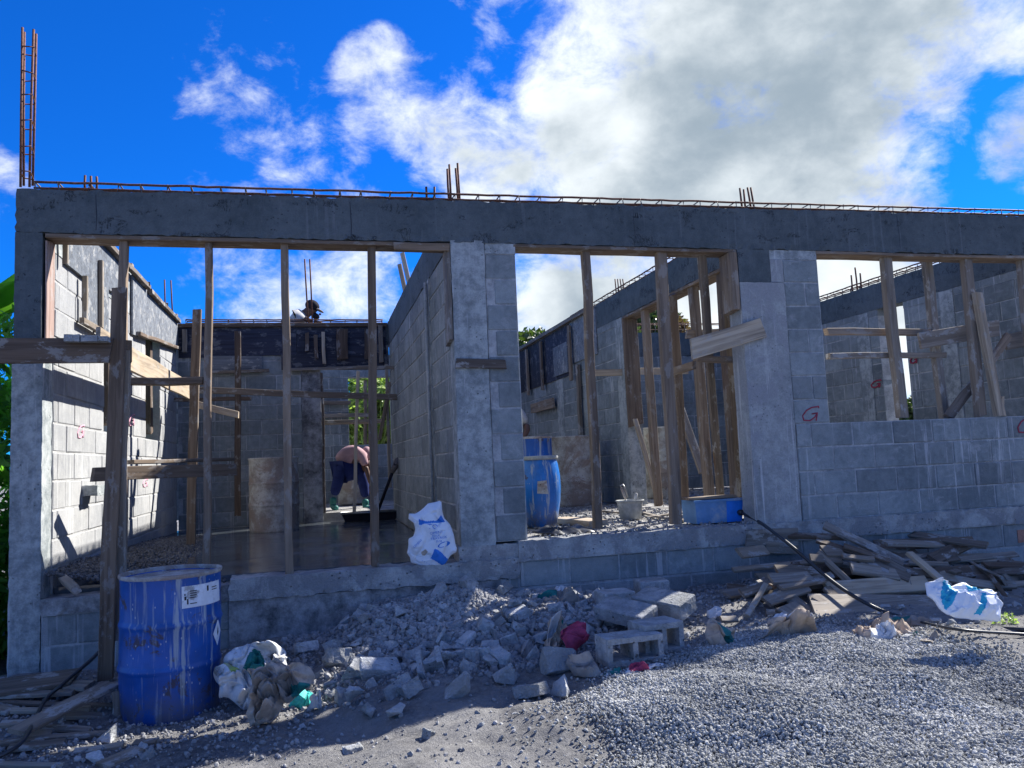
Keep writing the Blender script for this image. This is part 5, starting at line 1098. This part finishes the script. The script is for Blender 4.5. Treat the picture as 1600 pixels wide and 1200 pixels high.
# ------------------------------------------------------------------ timber piles
def c5(x, y): return (1100 + x / 3.2, 780 + y / 3.2)
PN = (0, -.62, 1.0); PP = (6, -.95, -.42)
big = [(600, 130, 1000, 320, .07, 'long slanting scrap board leaning highest against the wall on the right-hand pile'), (560, 205, 830, 290, .06, 'dark board at the upper left of the right-hand pile'), (700, 232, 930, 310, .06, None), (570, 268, 728, 415, .05, 'thin board crossing the others at the left of the pile under the hose'),
       (595, 258, 690, 262, .12, 'stubby thick offcut at the upper left of the right-hand pile'), (690, 282, 850, 303, .05, None), (850, 300, 1000, 380, .12, 'square-ended thick plank on top of the pile'), (735, 345, 965, 378, .12, None), (1025, 270, 1225, 435, .06, 'pale plank slanting down to the white sack with cyan bands'),
       (1000, 355, 1430, 428, .06, 'long grey plank running behind the white sack'), (360, 352, 562, 362, .09, None), (335, 402, 530, 386, .10, None), (530, 292, 685, 308, .07, None), (185, 470, 315, 428, .08, 'leftmost board end of the right-hand pile'), (210, 585, 310, 425, .035, 'thin stick propped against the left of the right-hand pile'),
       (365, 450, 535, 580, .08, 'short thick beam slanting down at the front left of the pile'), (310, 510, 520, 442, .09, None), (380, 440, 600, 402, .05, None), (620, 455, 1120, 422, .13, 'broad pale plank lying lengthwise above the plywood sheet'), (612, 445, 705, 532, .07, 'pale offcut lying across the plywood corner'),
       (550, 492, 665, 562, .06, 'small offcut lying on the plywood sheet'), (235, 668, 305, 605, .04, 'thin strip in front of the pile on the crumbs'), (405, 535, 490, 600, .18, 'squarish board piece in front of the pile'), (530, 632, 655, 605, .10, 'short plank under the front of the plywood sheet'), (1180, 385, 1450, 435, .07, None), (785, 315, 1030, 395, .10, None),
       (85, 600, 165, 600, .05, 'short pale strip on the dirt left of the pile'), (310, 565, 420, 572, .05, None), (470, 420, 640, 380, .06, None), (1240, 355, 1270, 372, .07, 'small tan offcut resting against the wall above the pile'), (1450, 405, 1560, 560, .10, None), (1480, 540, 1600, 560, .05, None), (1490, 575, 1600, 590, .05, None), (1420, 470, 1580, 500, .05, None)]
GPI = 'scrap boards heaped on the right-hand pile'
for i, (a, b, c, d, w, lb_) in enumerate(big):
    lift = .03 * (i % 3); A = UP(*c5(a, b), (PP[0], PP[1], PP[2] + lift), PN); B = UP(*c5(c, d), (PP[0], PP[1], PP[2] + lift), PN)
    hint = Vector((0, 1, .62)) if i % 3 else Vector((.1, .9, .9))
    board('scrap_board', A, B, w, _br.uniform(.018, .032), hint, 'darkwood' if i in (1, 2, 30) else 'pale' if i in (8, 18) else 'scrap', None, lb_ or 'grey scrap board lying loose in the right-hand pile', 'board', GPI)
panel_pts = [UP(*c5(*q), (6, -1.0, -.40), (0, -.32, 1)) for q in [(520, 472), (1190, 480), (1332, 585), (565, 592)]]
o = panel(None, panel_pts, .02, Vector(PN).normalized() * -1, 'scrap', 'plywood_sheet'); 
tag(o, 'dusty plywood sheet lying flat at the front of the right-hand pile, partly sunlit', 'plywood')
rp = random.Random(21)
for i in range(72):
    x = rp.uniform(5.0, 7.0) if i < 36 else rp.uniform(5.9, 7.6); y = rp.uniform(-.85, -.2); z = gz(x, y) + .02 + (y + .95) * .45 * rp.random(); a = rp.gauss(0, .5); l = rp.uniform(.25, .8); dv = Vector((math.cos(a), math.sin(a), rp.uniform(-.12, .12))) * l / 2
    board('scrap_board', Vector((x, y, z)) - dv, Vector((x, y, z)) + dv, rp.uniform(.05, .11), rp.uniform(.018, .03), (0, rp.uniform(.5, 1), rp.uniform(.1, .8)), 'scrap' if rp.random() < .75 else 'darkwood', None, 'grey scrap board lying loose in the right-hand pile', 'board', GPI)
def c3(x, y): return (x / 2.857, 780 + y / 2.857)
GL = 'scrap boards lying at the left edge'
left = [(-60, 850, 340, 795, .23, .07, 'broad grey board lying uppermost at the left edge of the picture'), (75, 1045, 500, 822, .11, .08, 'plank slanting up to the right across the left-hand boards'), (-40, 905, 510, 925, .035, .02, 'long thin strip passing under the slanting plank'), (50, 948, 400, 938, .04, .03, 'narrow pale strip below the broad grey board'),
        (-60, 1100, 480, 1042, .04, .02, 'long pale strip lying lowest but one at the left edge'), (330, 1130, 550, 1100, .05, .01, 'short curved strip in front of the blue drum'), (40, 1112, 290, 1085, .06, .02, 'dark flat strip near the bottom left corner'), (280, 965, 482, 970, .06, .02, 'short grey board touching the foot of the upright'),
        (-30, 880, 330, 862, .05, .045, 'warped edge board under the broad grey board'), (450, 1190, 620, 1120, .07, .01, 'broken stick at the bottom edge left of the lone stone'), (-40, 930, 60, 945, .08, .03, 'dark board end at the far left edge'), (300, 835, 402, 830, .10, .06, 'stub end of a plank beside the upright'), (-30, 1185, 280, 1190, .03, .01, 'strip along the very bottom left edge'), (120, 1060, 210, 1065, .12, .015, 'flat dark piece under the slanting plank'), (200, 1020, 400, 1035, .05, .015, None), (0, 1010, 120, 1000, .06, .015, None), (600, 1092, 700, 1086, .05, .012, 'pale chip of wood on the dirt right of the broken stick')]
for i, (a, b, c, d, w, dz_, lb_) in enumerate(left):
    A = gp_at(*c3(a, b), dz=dz_); B = gp_at(*c3(c, d), dz=dz_); board('scrap_board', A, B, w, .024, (0, 1, .15), 'scrap' if i % 4 else 'scrap', None, lb_ or 'grey scrap strip lying on the dirt at the left edge', 'board', GL)
P = gp_at(*c3(530, 985)); board('plank_offcut', P, P + Vector((0, .03, .15)), .07, .05, (1, 0, 0), 'scrap', None, 'short wood block standing on end against the blue drum', 'offcut')
for (px, py, s_) in [(175, 1155, .14), (150, 1190, .12), (225, 1172, .07), (232, 1185, .07), (480, 1000, .05)]:
    P = gp_at(px, py); chunk(P.x, P.y, s_, z=P.z + .01, label='crumbly pale concrete lump near the bottom left boards', group='concrete lumps near the left boards')
for (px, py, s_) in [(1418, 1000, .07), (1495, 998, .075), (1445, 1010, .05)]:
    P = gp_at(px, py); chunk(P.x, P.y, s_, z=P.z + .01, label='sunlit stone on the dirt below the hose', group='stones below the hose')

for o in COL.objects:
    if o.get('label') == 'grey scrap board lying loose in the right-hand pile':
        x, y = o.location.x, o.location.y; l = o.dimensions.x
        o['label'] = '%s scrap board in the %s of the right-hand pile, %s' % ('long' if l > .6 else 'medium-length' if l > .4 else 'short', 'left end' if x < 5.45 else 'left middle' if x < 5.9 else 'right middle' if x < 6.4 else 'right end', 'against the wall' if y > -.4 else 'in its middle' if y > -.65 else 'at its front edge')
# ------------------------------------------------------------------ people
def skin_obj(name, joints, edges, m, parent, sub=2, root=0):
    me = bpy.data.meshes.new(name); off = wloc(parent) if parent else Vector((0, 0, 0)); me.from_pydata([tuple(Vector(j[0]) - off) for j in joints], edges, [])
    o = bpy.data.objects.new(name, me); COL.objects.link(o)
    if parent: o.parent = parent
    md = o.modifiers.new('skin', 'SKIN'); md.use_smooth_shade = True
    for i, j in enumerate(joints):
        r = j[1]; sv = me.skin_vertices[0].data[i]; sv.radius = r if isinstance(r, tuple) else (r, r); sv.use_root = (i == root)
    md2 = o.modifiers.new('sub', 'SUBSURF'); md2.levels = sub; md2.render_levels = sub; me.materials.append(m)
    dg = bpy.context.evaluated_depsgraph_get(); ev = o.evaluated_get(dg); nm = bpy.data.meshes.new_from_object(ev); o.modifiers.clear(); o.data = nm
    if not nm.materials: nm.materials.append(m)
    for p_ in nm.polygons: p_.use_smooth = True
    return o
def chain(n, start=0): return [(start + i, start + i + 1) for i in range(n - 1)]
def ellipsoid(name, c, r, m, parent, rot=None):
    bm = bmesh.new(); bmesh.ops.create_uvsphere(bm, u_segments=20, v_segments=14, radius=1)
    for v in bm.verts:
        q = Vector((v.co.x * r[0], v.co.y * r[1], v.co.z * r[2])); v.co = (rot @ q if rot else q) + Vector(c) - wloc(parent)
    me = bpy.data.meshes.new(name); bm.to_mesh(me); bm.free(); me.materials.append(m); o = bpy.data.objects.new(name, me); COL.objects.link(o); o.parent = parent
    for p_ in me.polygons: p_.use_smooth = True
    return o
def hand(parent, wrist, d, m, curl=.5):
    d = Vector(d).normalized(); s_ = d.cross(Vector((0, 0, 1))).normalized(); dn = s_.cross(d); W_ = Vector(wrist)
    J = [(W_, .024), (W_ + d * .05, (.038, .017)), (W_ + d * .085, (.036, .014))]; E = [(0, 1), (1, 2)]
    for i, L_ in enumerate((.07, .082, .076, .058)):
        b = W_ + d * .085 + s_ * (-.030 + .02 * i); J += [(b, .0095), (b + d * L_ * .5 - dn * L_ * .25 * curl, .0088), (b + d * L_ * .8 - dn * L_ * .7 * curl, .0075)]; k_ = len(J) - 3; E += [(2, k_), (k_, k_ + 1), (k_ + 1, k_ + 2)]
    J += [(W_ + d * .03 - s_ * .035, .011), (W_ + d * .065 - s_ * .055, .009)]; k_ = len(J) - 2; E += [(1, k_), (k_, k_ + 1)]
    return skin_obj('hand', J, E, m, parent, 1)
# worker bending in the doorway (seen from his side/back)
YB = 6.35
def wp(px, py, dy=0.0): return U(px, py, 'Y', YB + dy)
pr_ = thing('person', 'worker in a faded pink shirt and navy trousers bending double beyond the doorway', 'person', wp(545, 795))
S_ = .98
torso = [(wp(538, 722), (.15, .16)), (wp(546, 709), (.15, .15)), (wp(558, 703, .02), (.135, .15)), (wp(568, 708, .03), (.11, .13)), (wp(572, 718, .03), (.06, .07)), (wp(575, 727, .03), (.055, .06))]
skin_obj('body', [(wp(540, 726), .12), (wp(556, 706), .12), (wp(571, 714, .04), .055), (wp(572, 722, .0), (.078, .085)), (wp(573, 732, -.02), (.07, .08)), (wp(574, 738, -.02), .045)], chain(6), MT['skin'], pr_)
skin_obj('shirt', [(wp(534, 727), (.15, .17)), (wp(540, 714), (.16, .16)), (wp(552, 706, .02), (.155, .16)), (wp(563, 709, .03), (.13, .15)), (wp(570, 716, .04), (.08, .09)),
                   (wp(566, 712, -.16), .07), (wp(571, 728, -.20), .06), (wp(565, 712, .22), .07), (wp(571, 730, .26), .06)], [(0, 1), (1, 2), (2, 3), (3, 4), (3, 5), (5, 6), (3, 7), (7, 8)], MT['shirt_pink'], pr_)
ellipsoid('head_scarf', wp(573, 709, .0), (.085, .10, .11), MT['shirt_pink'], pr_)
skin_obj('trousers', [(wp(541, 733), (.15, .17)), (wp(533, 736, -.06), .115), (wp(528, 752, -.12), .088), (wp(522, 775, -.14), .068), (wp(560, 736, .08), .115), (wp(568, 755, .10), .085), (wp(571, 778, .10), .065)], [(0, 1), (1, 2), (2, 3), (0, 4), (4, 5), (5, 6)], MT['navy'], pr_)
skin_obj('boot', [(wp(521, 776, -.14), .058), (wp(520, 792, -.14), .05), (wp(527, 795, -.24), .045)], chain(3), MT['boot'], pr_); skin_obj('boot', [(wp(571, 779, .10), .058), (wp(571, 793, .10), .05), (wp(578, 796, .0), .045)], chain(3), MT['boot'], pr_)
fa1 = skin_obj('forearm', [(wp(571, 728, -.20), .042), (wp(576, 745, -.22), .036), (wp(579, 757, -.22), .027)], chain(3), MT['skin'], pr_); fa2 = skin_obj('forearm', [(wp(571, 730, .26), .042), (wp(577, 746, .24), .036), (wp(580, 758, .22), .027)], chain(3), MT['skin'], pr_)
hand(fa1, wp(579, 757, -.22), (.1, -.1, -1), MT['skin'], .5); hand(fa2, wp(580, 758, .22), (.1, .1, -1), MT['skin'], .5)
# worker on the back wall
YW = 5.75
def ww(px, py, dy=0.0): return U(px, py, 'Y', YW + dy)
pw = thing('person', 'worker in a dark cap and dark vest crouching behind the top of the back wall', 'person', ww(470, 520))
skin_obj('body', [(ww(452, 560), (.15, .14)), (ww(458, 520), (.16, .15)), (ww(468, 498), (.15, .14)), (ww(478, 490), .06), (ww(486, 484), (.085, .09)), (ww(490, 478), (.085, .09)), (ww(492, 491, -.02), (.06, .06))], chain(7), MT['skin'], pw)
skin_obj('shirt', [(ww(450, 555), (.17, .16)), (ww(455, 520), (.175, .165)), (ww(464, 500), (.165, .16)), (ww(474, 491), (.09, .10)), (ww(464, 493, -.17), .085), (ww(474, 503, -.26), .07)], [(0, 1), (1, 2), (2, 3), (2, 4), (4, 5)], MT['shirt_grey'], pw)
skin_obj('vest', [(ww(458, 530), (.185, .175)), (ww(464, 506), (.18, .175)), (ww(469, 496), (.13, .14))], chain(3), MT['black'], pw)
fa3 = skin_obj('forearm', [(ww(475, 497, -.26), .042), (ww(484, 501, -.28), .034), (ww(489, 502, -.30), .026)], chain(3), MT['skin'], pw); hand(fa3, ww(489, 502, -.30), (1, -.2, -.1), MT['skin'], .6)
skin_obj('trousers', [(ww(450, 560), (.16, .16)), (ww(452, 600, -.1), .1), (ww(470, 640, -.1), .08), (ww(460, 575, .1), .1), (ww(474, 610, .15), .08)], [(0, 1), (1, 2), (0, 3), (3, 4)], MT['navy'], pw)
Rc = Matrix.Rotation(.5, 3, 'Y'); ellipsoid('cap', ww(488, 478), (.105, .11, .085), MT['black'], pw, Rc); ellipsoid('cap_peak', ww(499, 485, -.02), (.07, .07, .016), MT['paper_dark'], pw, Rc)
ellipsoid('nose', ww(500, 491, -.03), (.018, .014, .016), MT['skin'], pw); ellipsoid('beard', ww(493, 494, -.01), (.06, .06, .045), MT['black'], pw, Rc)
plb = board('scaffold_board', (.9, 5.95, 1.25), (2.9, 5.95, 1.25), .5, .04, (0, 1, 0), 'scrap', None, 'hidden work platform board behind the back wall', 'board', GB); plb['label'] = 'work platform board behind the back wall under the crouching worker'
# third worker half hidden behind the first column
def wt_(px, py, dy=0.0): return U(px, py, 'Y', 3.6 + dy)
p3 = thing('person', 'worker in a pale shirt almost hidden behind the first column, only shoulder and arm showing', 'person', (4.25, 3.6, 0))
skin_obj('body', [(wt_(800, 716), .12), (wt_(801, 680), .14), (wt_(802, 655), .13), (wt_(800, 636), .055), (wt_(800, 622), (.085, .095)), (wt_(800, 612), (.08, .09))], chain(6), MT['skin'], p3)
skin_obj('shirt', [(wt_(800, 712), (.15, .13)), (wt_(801, 680), (.16, .14)), (wt_(802, 652), (.17, .13)), (wt_(813, 648, -.05), .085), (wt_(822, 664, -.1), .072), (wt_(790, 648), .08), (wt_(784, 668), .07)], [(0, 1), (1, 2), (2, 3), (3, 4), (2, 5), (5, 6)], MT['shirt_grey'], p3)
fa4 = skin_obj('forearm', [(wt_(822, 664, -.1), .045), (wt_(824, 672, -.18), .04), (wt_(818, 684, -.24), .028)], chain(3), MT['skin'], p3); hand(fa4, wt_(818, 684, -.24), (-.3, -.3, -.9), MT['skin'], .5)
skin_obj('trousers', [(wt_(800, 715), (.15, .13)), (wt_(794, 745), .09), (wt_(794, 772), .06), (wt_(807, 745), .09), (wt_(808, 772), .06)], [(0, 1), (1, 2), (0, 3), (3, 4)], MT['navy'], p3)
ellipsoid('hair', wt_(800, 611), (.095, .105, .09), MT['black'], p3)

# ------------------------------------------------------------------ vegetation
def leaf_cloud(name, parent, centres, n, size, m, seed, blade=False, elong=1.6):
    rg_ = np.random.default_rng(seed); V_ = []; F_ = []
    C = np.array([c[:3] for c in centres]); Rr = np.array([c[3] for c in centres]); w = Rr ** 2; w = w / w.sum(); idx = rg_.choice(len(C), n, p=w)
    d = rg_.normal(size=(n, 3)); d /= np.linalg.norm(d, axis=1)[:, None]; r = Rr[idx] * (.55 + .5 * rg_.random(n)); P = C[idx] + d * r[:, None] * np.array([1, 1, .8])
    a = rg_.normal(size=(n, 3)) + d * .6 + np.array([0, 0, -.3 if not blade else .1]); a /= np.linalg.norm(a, axis=1)[:, None]; b = np.cross(a, rg_.normal(size=(n, 3))); b /= np.linalg.norm(b, axis=1)[:, None]
    s = size * rg_.uniform(.6, 1.3, n)[:, None]; e = elong
    tipdrop = np.array([0, 0, -1]) * s * (.9 if blade else .2)
    v = np.stack([P, P + a * s * e * .5 + b * s * .35, P + a * s * e + tipdrop, P + a * s * e * .5 - b * s * .35], 1)
    q = np.arange(n * 4).reshape(n, 4); o = np_mesh(name, v.reshape(-1, 3), q, m, False); o.parent = parent; 
    o.matrix_parent_inverse = Matrix.Translation(-Vector(parent.location)); return o
def tree(x, y, zb, h, r, label, m='leaf_dark', n=9000, size=.13, seed=1, name='broadleaf_tree'):
    root = thing(name, label, 'tree', (x, y, zb), 'trees behind the building'); rd = random.Random(seed); cs = []
    mb = MB(); mb.tube([(x, y, zb), (x + .1, y, zb + h * .3), (x - .05, y + .05, zb + h * .6), (x, y, zb + h * .85)], [.22, .17, .12, .05], 9)
    for i in range(9):
        a = rd.uniform(0, 6.28); z0 = zb + h * rd.uniform(.35, .65); e = Vector((x + math.cos(a) * r * .7, y + math.sin(a) * r * .7, zb + h * rd.uniform(.55, .9))); mb.tube([(x, y, z0), tuple(Vector((x, y, z0)).lerp(e, .5) + Vector((0, 0, .1))), tuple(e)], [.07, .05, .02], 6); cs.append((*e, r * rd.uniform(.25, .42)))
    mb.build('trunk', MT['trunk'], root, True)
    for i in range(16):
        a = rd.uniform(0, 6.28); q = rd.random() ** .5 * r; cs.append((x + math.cos(a) * q, y + math.sin(a) * q, zb + h * rd.uniform(.55, .93), r * rd.uniform(.18, .36)))
    leaf_cloud('crown', root, cs, n, size, MT[m], seed); return root
tp = U(905, 500, 'Y', 16); tree(tp.x, 16, -.8, tp.z + .95, 1.5, 'dark rounded tree showing above the inner wall in the middle opening', n=11000, size=.13, seed=2)
tp = U(850, 520, 'Y', 18); tree(tp.x - .3, 18, -.8, tp.z + 1.2, 1.5, 'lower dark tree left of the rounded one above the inner wall', n=9000, size=.14, seed=3)
tp = U(1000, 492, 'Y', 17); tree(tp.x, 17, -.8, tp.z + 1.05, 1.25, 'reddish-tinged tree seen through the gap in the inner wall', 'leaf_red', n=5500, size=.12, seed=4); leaf_cloud('crown', COL.objects[-3] if False else [o for o in COL.objects if o.get('label', '').startswith('reddish-tinged')][0], [(tp.x + random.uniform(-1, 1), 17 + random.uniform(-1, 1), tp.z + random.uniform(-.9, .1), .5) for _ in range(10)], 5000, .12, MT['leaf_dark'], 14)
tp = U(1395, 632, 'Y', 14); tree(tp.x, 14, -.8, tp.z + .95, 1.6, 'dark tree filling the foot of the narrow slot in the right-hand room wall', n=8000, size=.13, seed=5)
tp = U(1418, 618, 'Y', 13); tree(tp.x + .6, 13, -.8, tp.z + 1.0, 1.0, 'smaller tree right of the one in the narrow slot', n=5000, size=.12, seed=6)
# sunlit bank of grass and bamboo behind the rear window
for i, (x, y, h) in enumerate([(2.7, 10.6, 2.6), (3.7, 10.9, 3.0), (4.6, 11.2, 3.0), (1.6, 11.0, 2.6), (3.2, 11.8, 3.6)]):
    root = thing('grass_clump', 'bright green grass clump %s of the rear window' % ['at the left', 'in the middle', 'at the right', 'hidden furthest left', 'rising tallest at the back'][i], 'plant', (x, y, -.8), 'grass clumps behind the rear window')
    cs = [(x + random.uniform(-.5, .5), y + random.uniform(-.3, .3), -.8 + h * random.uniform(.05, .98), .42) for _ in range(26)]
    leaf_cloud('blades', root, cs, 6000, .075, MT['leaf_bright'], 30 + i, True, 5.5)
# banana plants beyond the left wall
def banana(x, y, zb, h, label, seed, k=8, ln=1.5):
    root = thing('banana_plant', label, 'banana plant', (x, y, zb), 'banana plants by the left wall'); rd = random.Random(seed)
    mb = MB(); mb.tube([(x, y, zb), (x + .03, y, zb + h * .35), (x, y, zb + h * .65)], [.13, .10, .06], 10); mb.build('stem', MT['trunk'], root, True)
    for i in range(k):
        a = 2 * math.pi * i / k + rd.uniform(-.3, .3); up = rd.uniform(.5, 1.1); D = Vector((math.cos(a), math.sin(a), 0)); S = Vector((-D.y, D.x, 0)); b = Vector((x, y, zb + h * .62)); L_ = ln * rd.uniform(.8, 1.15); vs = []; fs = []; nn = 18
        for j in range(nn + 1):
            t = j / nn; c = b + D * (L_ * .75 * t) + Vector((0, 0, up * L_ * (t - 1.05 * t * t * t * .9))); wd = .24 * L_ / 1.5 * math.sin(math.pi * min(1, max(.02, (t * .93 + .07)))) ** .6 * (0.15 if t < .12 else 1)
            for sgn in (-1, 0, 1):
                tear = rd.uniform(.75, 1.0); vs.append(c + S * sgn * wd * tear + Vector((0, 0, -.08 * abs(sgn) * wd * 4)))
        for j in range(nn):
            for s2 in (0, 1): q = j * 3 + s2; fs.append((q, q + 1, q + 4, q + 3))
        mesh_obj('leaf', vs, fs, MT['leaf_banana'], root, True)
    return root
banana(-1.1, 2.2, -.75, 4.3, 'tallest banana plant at the left edge reaching above the scaffold board', 1, 9, 1.6); banana(-1.0, 1.0, -.75, 2.0, 'lower banana plant close behind the corner column', 2, 9, 1.2)
banana(-1.5, 3.6, -.75, 3.0, 'banana plant further back along the left wall', 3, 9, 1.5); banana(-1.7, 1.5, -.75, 3.9, 'banana plant leaning in at the far left edge', 4, 9, 1.4)
for i, (x, y, h, s) in enumerate([(-.75, .9, .9, .5), (-1.1, 1.6, 1.0, .6), (-.9, 2.6, 1.5, .7), (-.6, 3.6, 2.0, .7), (-1.9, 2.5, 2.2, 1.0), (-.75, 1.6, 1.9, .5), (-.9, .5, .3, .45)]):
    root = thing('leafy_bush', ['low bush just behind the corner column at the far left', 'low bush second behind the left wall', 'middle bush beyond the first window gap of the left wall', 'bush seen through the second window gap of the left wall', 'big bush furthest out to the left', 'tall narrow bush behind the scaffold board', 'smallest bush at the foot of the corner column'][i], 'bush', (x, y, -.8), 'bushes beyond the left wall')
    leaf_cloud('foliage', root, [(x + random.uniform(-s, s) * .6, y + random.uniform(-s, s) * .6, -.8 + (h + .8) * random.random(), s * .42) for _ in range(16)], 3000, .07, MT['leaf_banana'], 50 + i, False, 1.9)
rt = thing('weed', 'tiny bright green weed beside the hose at the right edge', 'weed', gp_at(1572, 972)); wpz = gp_at(1572, 974); leaf_cloud('weed_leaves', rt, [(wpz.x, wpz.y, wpz.z + .02, .05)], 120, .018, MT['leaf_bright'], 70)
w2 = thing('weed', 'small green weed at the foot of the blue drum', 'weed', gp_at(225, 1128)); wpz = gp_at(228, 1130); leaf_cloud('weed_leaves', w2, [(wpz.x, wpz.y, wpz.z + .01, .06)], 90, .018, MT['leaf_banana'], 71)
